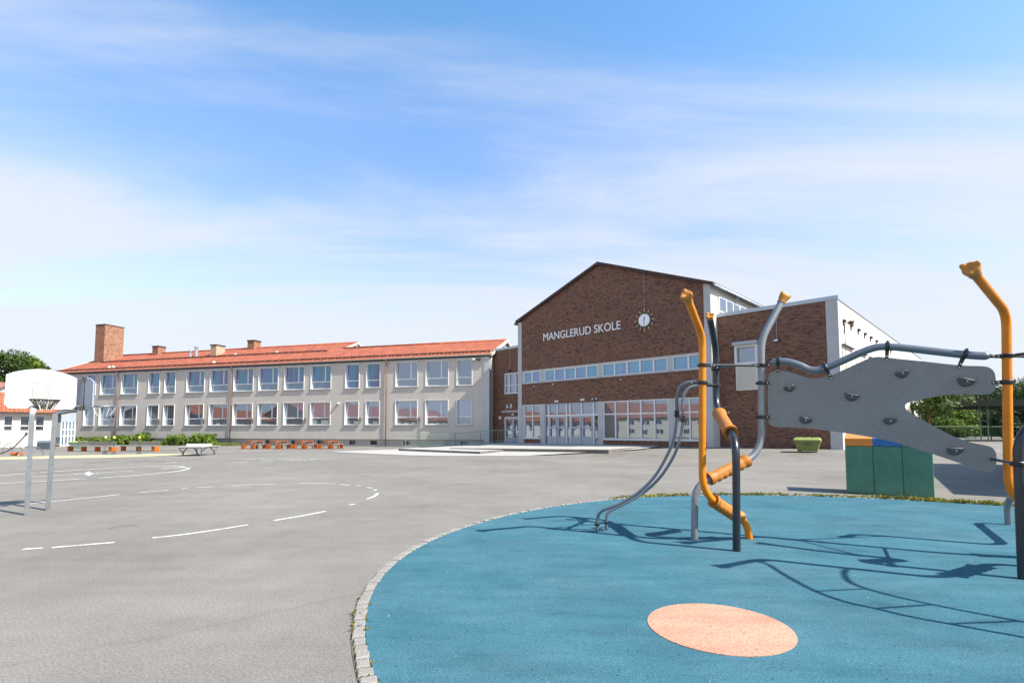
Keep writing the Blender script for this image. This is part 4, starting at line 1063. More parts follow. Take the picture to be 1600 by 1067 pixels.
def grip(a, b, r=.085, m='grip_orange', ribs=5):
    a, b = Vector(a), Vector(b); L = (b-a).length; d = (b-a)/L
    t = d; up = Vector((0, 0, 1)); nr = (up-t*up.dot(t)).normalized(); bi = t.cross(nr); seg = 24; n_ = 40; vs = []; fs = []
    for i in range(n_+1):
        s = i/n_; base = r*.84
        if s < .1 or s > .9: base = r*1.08
        elif s < .14 or s > .86: base = r*.97
        for k in range(seg):
            an = 2*math.pi*k/seg; rr = base
            if .14 <= s <= .86: rr += .022*(abs(math.sin(math.pi*ribs*(s-.14)/.72))**.6)*max(0, -math.cos(an))**.5+.006*max(0, math.cos(an))
            vs.append(a+d*(s*L)+(nr*math.cos(an)+bi*math.sin(an))*rr)
    for i in range(n_):
        for k in range(seg): k2 = (k+1) % seg; fs.append((i*seg+k, i*seg+k2, (i+1)*seg+k2, (i+1)*seg+k))
    mb = MB(); mb.add(vs, fs)
    # recessed collar at both ends
    for (c, dd) in ((a, -d), (b, d)):
        ring_o = [c+(nr*math.cos(2*math.pi*k/seg)+bi*math.sin(2*math.pi*k/seg))*r*1.08 for k in range(seg)]
        ring_i = [c-dd*.02+(nr*math.cos(2*math.pi*k/seg)+bi*math.sin(2*math.pi*k/seg))*(TR+.006) for k in range(seg)]
        mb.add(ring_o+ring_i, [(k, (k+1) % seg, seg+(k+1) % seg, seg+k) for k in range(seg)])
    return mb.build('hand_grip', m, cf, world=True, smooth='auto')
def clamp(c, axis, out, L, r=TR, h=.04, bolts=1):
    """strap round a tube with a lug that reaches out by L"""
    c = Vector(c); axis = Vector(axis).normalized(); out = Vector(out); out = (out-axis*out.dot(axis)).normalized(); sd = axis.cross(out)
    M = Matrix((( *sd, 0), (*out, 0), (*axis, 0), (0, 0, 0, 1))).transposed(); M.translation = c
    mb = MB(); mb.tube([M @ Vector((0, 0, -h/2)), M @ Vector((0, 0, -h*.3)), M @ Vector((0, 0, h*.3)), M @ Vector((0, 0, h/2))], [r+.009, r+.018, r+.018, r+.009], 20)
    for sg in (-1, 1):
        y0 = r*.3; pts = [(sg*.012, y0, -h*.45), (sg*.026, y0, -h*.45), (sg*.026, r+.03, -h*.42), (sg*.018, r+L, -h*.3), (sg*.006, r+L, -h*.3)]
        vs = [M @ Vector(p) for p in pts]+[M @ Vector((p[0], p[1], -p[2])) for p in pts]
        mb.add(vs, [(4, 3, 2, 1, 0), (5, 6, 7, 8, 9)]+[(i, (i+1) % 5, 5+(i+1) % 5, 5+i) for i in range(5)])
    mb.tube([M @ Vector((0, -r-.03, 0)), M @ Vector((0, -r, 0))], .014, 8)
    o = mb.build('clamp', 'plastic_black', cf, world=True, smooth='auto')
    for k in range(bolts+1):
        yb = r+L-.012-k*.045
        if yb < r+.02: break
        b_ = MB(); b_.tube([M @ Vector((-.03, yb, 0)), M @ Vector((.03, yb, 0))], .0095, 8); b_.build('bolt', 'bolt_steel', o, world=True, smooth='auto')
    return o
ZU = Vector((0, 0, 1))
# --- left cluster
oU = 6.98; gU = 7.4; dU = 7.95
oF = G(1171, 842.5); gF = G(1085, 845); dF = G(1151, 862)
oT = P(1074, 466, 6.45); oB = P(1097.5, 527, oU)
o_pts = [oT, oB, P(1097.5, 771, oU), P(1166, 815, 7.25), oF]
addtube('orange_post', o_pts, TR, 'tube_orange', [.17, .26, .16]); cap(oT, oT-oB, 'cap_orange', ph=.6)
gT = P(1223, 468, 7.45); gB = P(1189.5, 531, gU); gK = P(1190, 708, gU); gL = P(1086, 759, 7.17)
addtube('grey_post', [gT, gB, gK, gL, gF], TR, 'tube_gray_light', [.17, .3, .2]); cap(gT, gT-gB, 'cap_orange', ph=2.2)
dT = P(1109, 497, 7.5); dB = P(1118.5, 545, dU); dM = P(1118.5, 637, dU); dK = P(1150, 690, 6.5)
addtube('black_post', [dT, dB, dM, dK, dF], TR, 'tube_black', [.2, .28, .26]); cap(dT, dT-dB, 'cap_orange', s=.8)
def lerp(a, b, t): return a+(b-a)*t
grip(lerp(o_pts[2], o_pts[3], .24), lerp(o_pts[2], o_pts[3], .86)); grip(lerp(gK, gL, .22), lerp(gK, gL, .8)); grip(lerp(dM, dK, .2), lerp(dM, dK, .78), .09)
# --- panel between the clusters
PA = P(1190, 600, gU); FP = Frame((PA.x, PA.y), -29.0)
def pp(u, v, y=0.0): x, z = FP.pl(u, v, y); return FP.w(x, y, z)
out = [(147, 340), (150, 315), (165, 298), (190, 289), (235, 290), (300, 305), (370, 328), (430, 331), (500, 315), (560, 290), (650, 248), (720, 218), (760, 210), (800, 211), (900, 222), (1000, 232), (1130, 247), (1250, 259), (1350, 262), (1395, 268), (1425, 290), (1437, 325), (1437, 385), (1425, 408), (1395, 421), (1340, 424), (1230, 420), (1100, 433), (1000, 455), (945, 468), (926, 481), (926, 500), (945, 520), (1000, 556), (1100, 610), (1200, 660), (1300, 695), (1390, 713), (1425, 730), (1441, 765), (1441, 820), (1432, 848), (1400, 862), (1340, 850), (1200, 800), (1000, 735), (850, 690), (700, 660), (500, 630), (350, 613), (200, 607), (165, 598), (149, 575), (146, 500), (146, 420)]
loc2 = [FP.pl(1160+x/3.636, 500+y/3.636) for x, y in out]
lp = [Vector((a, b, 0)) for a, b in loc2]; lp = catmull(lp+[lp[0]], 3)[:-1]
n_ = len(lp); th = .011
fr_ = [FP.w(p.x, -th, p.y) for p in lp]; bk = [FP.w(p.x, th, p.y) for p in lp]
mb = MB(); mb.add(fr_+bk, [tuple(range(n_)), tuple(reversed(range(n_, 2*n_)))], 0)
mb.add(fr_+bk, [(i, n_+i, n_+(i+1) % n_, (i+1) % n_) for i in range(n_)], 1)
panel = mb.build('climbing_panel', ['panel_gray', 'panel_edge'], cf, world=True)
for k, (x, y) in enumerate(((268, 385), (620, 432), (908, 302), (1272, 348), (360, 567), (840, 572), (1210, 740))):
    c = pp(1160+x/3.636, 500+y/3.636, -th); mb = MB(); seg = 20; rings = []
    lx, lz = FP.loc(c)[0], c.z; ri = random.Random(k).uniform(-.35, .3)
    for (dpt, sc_) in ((0, 1.0), (.014, 1.03), (.032, .97), (.044, .8), (.049, .45), (.044, .15)):
        ring = []
        for q in range(seg):
            t = 2*math.pi*q/seg; fs_ = .9+.05*((k*3) % 5); ex = .078*math.cos(t)*sc_*fs_; ez = (.045*math.sin(t)*(1+.12*math.cos(t+k))+.013*math.cos(2*t+.12*k))*sc_*fs_
            ex, ez = ex*math.cos(ri)-ez*math.sin(ri), ex*math.sin(ri)+ez*math.cos(ri)
            ring.append(FP.w(lx+ex, -th-dpt-.012*math.sin(t), lz+ez))
        rings.append(ring)
    vs = [q for r_ in rings for q in r_]; fs = [(i*seg+q, i*seg+(q+1) % seg, (i+1)*seg+(q+1) % seg, (i+1)*seg+q) for i in range(len(rings)-1) for q in range(seg)]
    mb.add(vs, fs+[tuple((len(rings)-1)*seg+q for q in range(seg))]); fh = mb.build('foothold', 'foothold', panel, world=True, smooth=True)
    b_ = MB(); b_.tube([FP.w(lx, -th-.04, lz), FP.w(lx, -th-.053, lz)], .012, 8); b_.build('bolt', 'metal_gray', fh, world=True)
# wavy beam above
bm = [(1203, 568), (1216, 564.5), (1232, 565.5), (1250, 571), (1264, 577.5), (1278, 578.5), (1292, 574), (1318, 563), (1345, 551), (1366, 543.5), (1386, 541.5), (1420, 544.5), (1460, 549), (1500, 553.5), (1530, 556), (1549, 556)]
bp = catmull([pp(u, v) for u, v in bm], 4)
rr = [TR*1.02]*len(bp); rr[0] = .02; rr[1] = .035; rr[-1] = .02; rr[-2] = .036
mb = MB(); mb.tube(bp, rr, 16); mb.build('wavy_beam', 'tube_gray', cf, world=True, smooth=True)
for u, v, u2, v2 in ((1216, 564.5, 1216, 584), (1290, 575, 1297, 591), (1386.5, 541.5, 1384, 562), (1507, 554, 1504, 575)):
    c = pp(u, v); q = pp(u2, v2); ax = (pp(u+4, v+(1 if u > 1400 else 0))-pp(u-4, v-(1 if u > 1400 else 0)))
    if 1280 < u < 1300: ax = pp(1300, 570)-pp(1282, 577.5)
    clamp(c, ax, q-c, (q-c).length-TR+.012, TR*1.02, .045)
# --- right cluster
orx = FP.pl(1572, 600)[0]; oP = FP.w(orx, 0, 0)
rU = oP.y
rT = P(1520, 424, rU-.55); rB = P(1572.5, 489, rU)
rgF = G(1576, 820.5); rdF = G(1599.5, 906)
r_pts = [rT, rB, P(1576, 782, rU), Vector((oP.x+.75, rU-.15, .32)), Vector((oP.x+.86, rU-.14, 0))]
addtube('orange_post', r_pts, TR, 'tube_orange', [.19, .3, .16]); cap(rT, rT-rB, 'cap_orange', s=1.15, ph=.3); grip(lerp(r_pts[2], r_pts[3], .3), lerp(r_pts[2], r_pts[3], .9))
bK = Vector((rdF.x+.03, rdF.y, 1.5)); bU = Vector((6.1, 5.27, 1.92))
b_pts = [Vector((6.0, 5.5, 3.2)), Vector((6.1, 5.27, 2.65)), bU, bK, rdF]
addtube('black_post', b_pts, TR, 'tube_black', [.3, .28, .26]); cap(b_pts[0], b_pts[0]-b_pts[1]); grip(lerp(bU, bK, .15), lerp(bU, bK, .75))
g2 = [Vector((7.3, 6.0, 3.15)), Vector((7.2, 6.4, 2.7)), Vector((7.2, 6.4, 1.0)), Vector((rgF.x, rgF.y-.05, .6)), rgF]
g2[3] = Vector((rgF.x-.02, rgF.y-.02, .42))
addtube('grey_post', g2, TR, 'tube_gray_light', [.3, .3, .22]); cap(g2[0], g2[0]-g2[1])
g3 = [Vector((4.95, 4.42, 3.15)), Vector((5.14, 4.93, 2.7)), Vector((5.14, 4.93, .97)), Vector((5.8, 5.72, .52)), Vector((5.8, 5.72, 0))]
addtube('grey_post', g3, TR, 'tube_gray_light', [.17, .26, .2]); cap(g3[0], g3[0]-g3[1]); grip(lerp(g3[2], g3[3], .15), lerp(g3[2], g3[3], .8), .09)
# clamps and linking rods
gP = lambda v: P(1189.7, v, gU)
for v in (598.5, 651.5):
    q = pp(1206, v+.3); clamp(gP(v), ZU, q-gP(v), (q-gP(v)).length-TR, h=.05)
clamp(gP(571), ZU, pp(1203, 569)-gP(571), (pp(1203, 569)-gP(571)).length-TR, h=.05)
a = P(1097.5, 570.5, oU); b = gP(571)
clamp(a, ZU, b-a, .14, h=.05); clamp(b, ZU, a-b, .12, h=.046)
mb = MB(); mb.tube([lerp(a, b, .12), lerp(a, b, .9)], .017, 10); mb.build('linking_rod', 'plastic_black', cf, world=True, smooth='auto')
c = P(1118.5, 576, dU); d_ = lerp(a, b, .55); clamp(c, ZU, d_-c, .1, h=.07)
mb = MB(); mb.tube([c, lerp(c, d_, .95)], .015, 10); mb.build('linking_rod', 'plastic_black', cf, world=True, smooth='auto')
rp = lambda v: P(1572.5+(v-560)*.008, v, rU)
q = pp(1549, 556.5); clamp(rp(556), ZU, q-rp(556), (q-rp(556)).length-TR, h=.05)
q = pp(1549, 597); clamp(rp(597), ZU, q-rp(597), (q-rp(597)).length-TR, h=.05)
q2 = Vector((6.1, 5.27, rp(556).z)); q3 = Vector((7.2, 6.4, rp(556).z)); clamp(rp(556), ZU, q3-rp(556), .13, h=.046)
for e in (q2, q3):
    mb = MB(); mb.tube([lerp(rp(556), e, .1), e], .017, 10); mb.build('linking_rod', 'plastic_black', cf, world=True, smooth='auto')
    clamp(e, ZU, rp(556)-e, .1, h=.05)
q = pp(1549, 717); e = Vector((rdF.x+.012, rdF.y, q.z)); 
clamp(e, ZU, q-e, .1, h=.05)
mb = MB(); mb.tube([q, lerp(q, e, .9)], .016, 10); mb.build('linking_rod', 'plastic_black', cf, world=True, smooth='auto')
b_ = MB(); b_.tube([q-FP.y*.03, q+FP.y*.03], .014, 8); b_.build('bolt', 'bolt_steel', cf, world=True)
# --- left curved rails
r1 = [(1092, 597.5), (1080, 597), (1069, 600), (1060.5, 609), (1057.3, 625.6), (1057.5, 646), (1054.7, 679), (1044, 708), (1023.8, 743), (999, 768), (970, 785.7), (947, 794.8), (937, 801), (933.3, 812), (933, 832)]
r2 = [(1112, 602), (1092, 601.7), (1076, 606.5), (1068.5, 617), (1066.3, 634), (1067, 654.5), (1063, 683), (1051.8, 714), (1030, 747), (1003, 771), (976, 786.5), (957.8, 795.2), (950, 801.5), (947.6, 812), (947.8, 828.6)]
def rail(pts, Ya, Yb, nm='curved_rail'):
    w = []
    for i, (u, v) in enumerate(pts): t = smooth01(i/(len(pts)-1)*1.05); w.append(P(u, v, Ya+(Yb-Ya)*t))
    mb = MB(); mb.tube(catmull(w, 4), .023, 10); mb.build(nm, 'tube_gray', cf, world=True, smooth=True); return w
w1 = rail(r1, oU, G(933, 832).y); w2 = rail(r2, dU-.05, G(947.8, 828.6).y)
clamp(P(1097.5, 598, oU), ZU, w1[0]-P(1097.5, 598, oU)-Vector((.3, 0, 0)), .12, h=.05, bolts=0)
c = P(1118.5, 602, dU); clamp(c, ZU, w2[0]-c, .16, h=.05)
mb = MB(); mb.tube([P(1097.5, 598, oU), c], .016, 8); mb.build('linking_rod', 'plastic_black', cf, world=True, smooth='auto')
mb = MB(); mb.tube([w1[5], w2[5]], .014, 8); 
for w in (w1, w2):
    dd = (w[6]-w[4]).normalized(); mb.tube([w[5]-dd*.045, w[5]+dd*.045], .034, 12)
mb.build('rung', 'plastic_black', cf, world=True, smooth='auto')
for w in (w1, w2): clamp(w[-1]+Vector((0, 0, .12)), ZU, Vector((0, -1, 0)), .015, .023, .03, bolts=0)
# --- arched ladder on the far right side, seen by its shadow
EL = 46.5; AZ = Vector((math.cos(R(28.5)), -math.sin(R(28.5)), 0)); TE = math.tan(R(EL))
def unshadow(u, v, z):
    p = G(u, v); L = z/TE; return Vector((p.x+AZ.x*L, p.y+AZ.y*L, z))
la = [(1185, 879, 2.32), (1200, 884, 2.3), (1225, 900, 2.22), (1272, 925, 2.08), (1320, 942, 1.9), (1365, 952, 1.72), (1420, 965, 1.45), (1480, 976, 1.18), (1545, 988, .85), (1600, 998, .55), (1660, 1010, .0)]
lb_ = [(1322, 889, 2.3), (1317, 897, 2.28), (1325, 910, 2.2), (1352, 921, 2.08), (1400, 934, 1.9), (1455, 946, 1.72), (1520, 959, 1.45), (1590, 972, 1.18), (1650, 984, .85), (1700, 994, .55), (1750, 1003, .0)]
la = [(u, v, z*1.2) for u, v, z in la]; lb_ = [(u, v, z*1.2) for u, v, z in lb_]
wa = [unshadow(*q) for q in la]; wb2 = [unshadow(*q) for q in lb_]
for w in (wa, wb2):
    mb = MB(); mb.tube(catmull(w, 4), .024, 10); mb.build('ladder_rail', 'tube_gray', cf, world=True, smooth=True)
for k in (3, 5, 7, 9):
    mb = MB(); mb.tube([wa[k], wb2[k]], .015, 8); mb.build('rung', 'tube_gray', cf, world=True, smooth=True)
top = Vector((5.14, 4.93, 2.6)); 
for w in (wa[0], wb2[0]):
    mb = MB(); mb.tube([w, top], .02, 8); mb.build('linking_rod', 'plastic_black', cf, world=True, smooth=True)

# ------------------------------------------------------------------ storage cabinet
c0 = G(1323, 770.5); c1 = G(1461, 778.5); FC = Frame((c0.x, c0.y), math.degrees(math.atan2(c1.y-c0.y, c1.x-c0.x))); CW = (c1-c0).length
cab = thing('storage_cabinet', 'dark green three door storage cabinet with orange and blue sloping lids behind the climbing panel', 'cabinet', (c0.x, c0.y, 0), FC.a)
zc = FC.pl(1322, 696.5)[1]; zf = FC.pl(1320, 684.5)[1]; D = .95
mb = MB(); mb.box(0, CW, .012, D, -.02, zc); mb.build('body', 'cabinet_green', cab, bevel=.012)
for k in range(3):
    mb = MB(); mb.box(CW*k/3+.008, CW*(k+1)/3-.008, -.012, .011, .03, zc-.006); mb.build('door', 'cabinet_green', cab, bevel=.006)
for k, m_n in enumerate(('cabinet_orange', 'cabinet_blue', 'cabinet_green')):
    x0, x1 = CW*k/3+.002, CW*(k+1)/3-.002; mb = MB()
    pts = [(-.02, zc+.003), (-.02, zf), (D+.02, zf+.16), (D+.02, zc+.003)]
    mb.add([(x0, y, z) for y, z in pts]+[(x1, y, z) for y, z in pts], [(0, 1, 2, 3), (7, 6, 5, 4), (0, 4, 5, 1), (1, 5, 6, 2), (2, 6, 7, 3), (3, 7, 4, 0)]); mb.build('lid', m_n, cab, bevel=.008)
# shed beyond the right edge that throws the shadow
SD, SH = 4.2, 3.55
sa = unshadow(1497, 771.5, SH); sb = unshadow(1452, 733, SH)
sh = thing('garden_shed', 'grey boarded shed just outside the right edge of the frame', 'shed', (sa.x, sa.y, 0), math.atan2(sb.y-sa.y, sb.x-sa.x))
SL_ = (Vector((sb.x, sb.y))-Vector((sa.x, sa.y))).length
mb = MB(); mb.box(0, SL_, -SD, 0, -.1, SH-.3); mb.build('wall', 'shed_gray', sh); mb = MB(); mb.box(-.15, SL_+.15, -SD-.15, .1, SH-.298, SH); mb.build('roof', 'dark_fascia', sh)
mb = MB()
for k in range(28): mb.box(k*SL_/28, k*SL_/28+.03, .0, .02, 0, SH-.3)
mb.build('cladding_battens', 'shed_gray', sh)
mb = MB(); mb.box(3.5, 4.6, .0, .05, 0, 2.1); dr = mb.build('door', 'frame_gray', sh); mb = MB(); mb.box(3.6, 3.65, .05, .1, 1, 1.15); mb.build('handle', 'bolt_steel', dr)

# ------------------------------------------------------------------ wheeled bin / skip by the brick wall
bx, by = FB.loc(G(1260, 704.6, .47)); zb = terrain(FB.w(bx, by).x, FB.w(bx, by).y)
xa = FB.gl(1241, 704, .47)[0]; 
wbin = thing('waste_bin', 'moss green waste container with pale green lid standing by the brick wall', 'waste bin', FB.w(bx, by+.25, zb), FB.a+R(10))
wbin.scale = (.93, .93, .93)
def taper(mb, w0, w1, d0, d1, z0, z1, mi=0):
    vs = [(-w0/2, -d0/2, z0), (w0/2, -d0/2, z0), (w0/2, d0/2, z0), (-w0/2, d0/2, z0), (-w1/2, -d1/2, z1), (w1/2, -d1/2, z1), (w1/2, d1/2, z1), (-w1/2, d1/2, z1)]
    mb.add(vs, [(3, 2, 1, 0), (4, 5, 6, 7), (0, 1, 5, 4), (1, 2, 6, 5), (2, 3, 7, 6), (3, 0, 4, 7)], mi)
mb = MB(); taper(mb, .92, 1.16, .55, .75, .08, .52); taper(mb, 1.24, 1.26, .8, .84, .522, .66); mb.box(-.46, -.34, -.27, .27, 0, .08); mb.box(.34, .46, -.27, .27, 0, .08); mb.build('body', 'bin_green', wbin, bevel=.02)
mb = MB(); taper(mb, 1.28, 1.16, .86, .7, .663, .78); 
for k in (-1, 0, 1): mb.box(k*.38-.14, k*.38+.14, -.3, .3, .781, .805)
mb.build('lid', 'bin_lid', wbin, bevel=.02)
vs, fs = text_mesh('WILD', .1, .3, .004); mb = MB(); mb.add([rot @ Vector(v)+Vector((-.15, -.4, .4)) for v in vs], fs); 
# lean the lettering onto the sloping front
mb.v = [Vector((v.x, -.30-(.1)*(v.z-.08)/.44-.006+(v.y+.4)*.5, v.z)) for v in mb.v]; mb.build('lettering', 'ink_dark', wbin)

# ------------------------------------------------------------------ basketball stand
bl = G(41.7, 804.5); brr = G(74.5, 797)
bs = thing('basketball_stand', 'galvanised two pole basketball stand with white backboards in front of the low building', 'basketball stand', ((bl.x+brr.x)/2, (bl.y+brr.y)/2, 0))
tl = P(50.5, 641, bl.y); trr = P(86, 646, brr.y)
hp = P(67, 630, 9.62)
def sqtube(name, pts, w, m='galvanized'):
    mb = MB(); mb.tube(pts, w*.7071, 4); return mb.build(name, m, bs, world=True)
sqtube('pole', fillet([bl, tl, hp], .1, 5), .07); sqtube('pole', [brr, trr], .07); sqtube('pole_top', [trr, P(120, 640, 10.15)], .06)
def board(c, nrm, w, zb0, zs, zt, m, nm='backboard'):
    n2 = Vector(nrm).normalized(); d = Vector((-n2.y, n2.x, 0)); pts = []
    cc = .06
    prof = [(-w+cc, zb0), (w-cc, zb0), (w, zb0+cc), (w*1.0, zs)]+[(w*math.cos(t)*1.0 if 0 else w*(1-2*k/12), zs+(zt-zs)*math.sin(math.pi*k/12)**.8) for k, t in [(k, 0) for k in range(1, 12)]]+[(-w, zs), (-w, zb0+cc)]
    f_ = [Vector((c.x, c.y, 0))+d*a+ZU*z+n2*.012 for a, z in prof]; b_ = [p-n2*.024 for p in f_]; n_ = len(prof)
    mb = MB(); mb.add(f_+b_, [tuple(range(n_)), tuple(reversed(range(n_, 2*n_)))]+[(i, n_+i, n_+(i+1) % n_, (i+1) % n_) for i in range(n_)]); return mb.build(nm, m, bs, world=True), d, n2
B1 = P(66, 610, 9.72); B1n = (.77, -.638, 0)
z_ = lambda v, Y: P(66, v, Y).z
b1, d1, n1 = board(B1, B1n, .5, z_(638.5, 9.72), z_(588.5, 9.72), z_(577, 9.72), 'board_white')
zt1, zt0, zi1, zi0 = z_(598.5, 9.72), z_(620, 9.72), z_(602, 9.72), z_(616.5, 9.72)
mb = MB()
def rect(ctr, d, n2, w, za, zb, t):
    for (a0, a1, c0_, c1_) in ((-w, w, za, za+t), (-w, w, zb-t, zb), (-w, -w+t, za+t, zb-t), (w-t, w, za+t, zb-t)):
        vs = [Vector((ctr.x, ctr.y, 0))+d*a+ZU*z+n2*.0165 for a, z in ((a0, c0_), (a1, c0_), (a1, c1_), (a0, c1_))]; mb.add(vs, [(0, 1, 2, 3)])
rect(B1, d1, n1, .14, zt0, zt1, .009); rect(B1, d1, n1, .095, zi0, zi1, .009); mb.build('target_square', 'mark_gray', b1, world=True)
mb = MB()
for a in (-.05, .045):
    for v in (584.5, 590.5): q = Vector((B1.x, B1.y, 0))+d1*a+ZU*z_(v, 9.72)+n1*.012; mb.tube([q, q+n1*.008], .006, 6)
mb.build('bolts', 'mark_gray', b1, world=True)
def hoop(ctr, n2, z, boardc, full=True):
    c = Vector((ctr.x, ctr.y, z)); r = .215; pts = [c+Vector((math.cos(a), math.sin(a), 0))*r for a in [2*math.pi*k/28 for k in range(29)]]
    mb = MB(); mb.tube(pts, .012, 6)
    for sg in (-1, 1):
        s = Vector((-n2.y, n2.x, 0))*sg*.08; mb.tube([Vector((boardc.x, boardc.y, z-.0))+s, c-n2*r*.9+s*.8], .01, 6)
    h = mb.build('hoop', 'iron' if full else 'galvanized', bs, world=True, smooth=True)
    mb = MB()
    if full:
        K = 12; r2 = .1; dz = .17; seg = 28
        for k in range(seg):
            a0, a1 = 2*math.pi*k/seg, 2*math.pi*(k+1)/seg
            for j in range(3):
                q0, q1 = j/3, (j+1)/3; f0, f1 = r+(r2-r)*q0, r+(r2-r)*q1
                for (aa, ab) in ((a0, a1), (a1, a0)):
                    mb.tube([c+Vector((math.cos(aa)*f0, math.sin(aa)*f0, -dz*q0)), c+Vector((math.cos(ab)*f1, math.sin(ab)*f1, -dz*q1))], .006, 4, 0, False)
    for k in range(8):
        a = 2*math.pi*k/8+.2; q = [c+Vector((math.cos(a)*(r-.11*s), math.sin(a)*(r-.11*s), -.2*s+.012)) for s in (0, .4, .75, 1)]
        mb.tube(q, .009 if full else .0025, 5, 1)
    mb.build('net', ['net_rust', 'net_white'], h, world=True)
hoop(B1+n1*.3+d1*.0, n1, z_(624, 9.4), B1)
B2 = P(126, 615, 10.2); B2n = (.5, .866, 0)
z2_ = lambda v: P(126, v, 10.2).z
b2, d2, n2 = board(B2, B2n, .54, z2_(641.5), z2_(598), z2_(588), 'board_back')
hoop(B2+n2*.4, n2, z2_(634), B2, False)
for v in (593, 635): sqtube('bracket', [P(112, v+.3, 10.1), P(134, v, 10.12)], .035, 'galvanized')
mb = MB(); a = P(133, 592, 10.1); b = P(130.5, 637, 10.1); mb.tube([a, b], .014, 6); mb.box(-.04, .04, -.03, .03, -.04, .04, M=Matrix.Translation(a)); mb.box(-.04, .04, -.03, .03, -.04, .04, M=Matrix.Translation(b)); mb.build('back_bracket', 'iron', bs, world=True)

# ------------------------------------------------------------------ table tennis table
tc_ = G(302, 711.8); TA = math.atan2(.97, .1)-R(90)+R(8)
tt = thing('table_tennis_table', 'outdoor table tennis table with pale top, steel net and curved grey legs', 'table tennis table', (tc_.x, tc_.y+.55, 0), R(7))
mb = MB(); mb.box(-.66, .66, -1.2, -.01, .5, .55); mb.box(-.66, .66, .01, 1.2, .5, .55); mb.build('tabletop', 'plinth', tt, bevel=.015)
mb = MB(); mb.box(-.72, .72, -.012, .012, .552, .69); mb.build('net', 'frame_white', tt)
mb = MB(); mb.box(-.6, .6, -1.1, -1.05, .44, .498); mb.box(-.6, .6, 1.05, 1.1, .44, .498); mb.box(-.03, .03, -1.04, 1.04, .44, .497); mb.build('under_frame', 'metal_gray', tt)
for sx_ in (-1, 1):
    mb = MB(); pts = [Vector((sx_*.5, -.95+1.9*k/12, .03+.45*math.sin(math.pi*k/12)**.6)) for k in range(13)]; mb.tube(pts, .035, 6); mb.build('leg_arch', 'tube_gray', tt, smooth=True)
    for sy in (-1, 1):
        mb = MB(); mb.tube([(sx_*.62, sy*1.1, .5), (sx_*.45, sy*.75, .0)], .028, 6); mb.build('leg', 'tube_gray', tt)

# ------------------------------------------------------------------ benches and picnic sets
def bench(n_sup, W, label, u, v):
    p = G(u, v); t = thing('bench', label, 'bench', (p.x, p.y, 0), FW.a+R(2), 'low benches in front of the shrubs')
    mb = MB()
    for k in range(4): mb.box(-W/2, W/2, -.3+k*.15, -.3+k*.15+.13, .34, .385)
    mb.build('seat', 'wood_gray', t)
    mb = MB()
    for k in range(3): mb.box(-W/2+.1, W/2-.35, .32+k*.04, .345+k*.04, .42+k*.1, .5+k*.1)
    mb.build('backrest', 'wood_gray', t)
    for k in range(n_sup):
        x = -W/2+(W-.3)*k/(n_sup-1); w = .06 if k < n_sup-1 else .3; mb = MB(); mb.box(x, x+w, -.2, .16, 0, .337); mb.build('support', 'wood_orange', t)
bench(4, 4.1, 'grey slatted bench on four orange supports, the longer and more left of the two', 144, 705.3); bench(3, 3.1, 'grey slatted bench on three orange supports, the shorter and more right of the two', 219, 704.8)
def picnic_table(x, y, label):
    t = thing('picnic_table', label, 'picnic table', FW.w(x, y), FW.a, 'orange picnic tables along the wing')
    mb = MB(); mb.box(-.3, .3, 0, 1.35, .6, .64); mb.build('tabletop', 'steel_orange', t)
    for yy in (0.02, 1.27):
        mb = MB(); mb.box(-.29, -.22, yy, yy+.07, 0, .598); mb.box(.22, .29, yy, yy+.07, 0, .598); mb.box(-.22, .22, yy, yy+.07, .53, .598); mb.build('leg_frame', 'steel_orange', t)
    return t
def picnic_bench(x, y, label):
    t = thing('picnic_bench', label, 'bench', FW.w(x, y), FW.a, 'orange picnic benches along the wing')
    mb = MB(); mb.box(-.15, .15, .08, 1.27, .355, .39); mb.build('seat', 'wood_gray', t)
    for yy in (0, 1.28):
        mb = MB(); mb.box(-.16, .16, yy, yy+.07, 0, .392); mb.build('end_panel', 'steel_orange', t)
    return t
ordn = ['leftmost', 'second from left', 'third from left', 'rightmost']
base_v = 701.7
t0 = b0 = None
for k, (ul, ut, ur) in enumerate(((376.5, 387.5, 398), (416, 426.5, 437), (456, 467, 479), (497, 508.5, 520.5))):
    pt = FW.gl(ut, base_v-.12*k); yv = pt[1]
    xt = pt[0]; xl_ = FW.gl(ul, base_v-.12*k)[0]; xr_ = FW.gl(ur, base_v-.12*k)[0]
    items = ((xt, 'orange picnic table, %s of the four tables' % ordn[k], 't'), (xl_, 'orange ended bench left of the %s picnic table' % ordn[k], 'b'), (xr_, 'orange ended bench right of the %s picnic table' % ordn[k], 'b'))
    for x, lbl, ty in items:
        if ty == 't':
            if t0 is None: t0 = picnic_table(x, yv, lbl)
            else: dup(t0, FW.w(x, yv), FW.a, lbl)
        else:
            if b0 is None: b0 = picnic_bench(x, yv, lbl)
            else: dup(b0, FW.w(x, yv), FW.a, lbl)
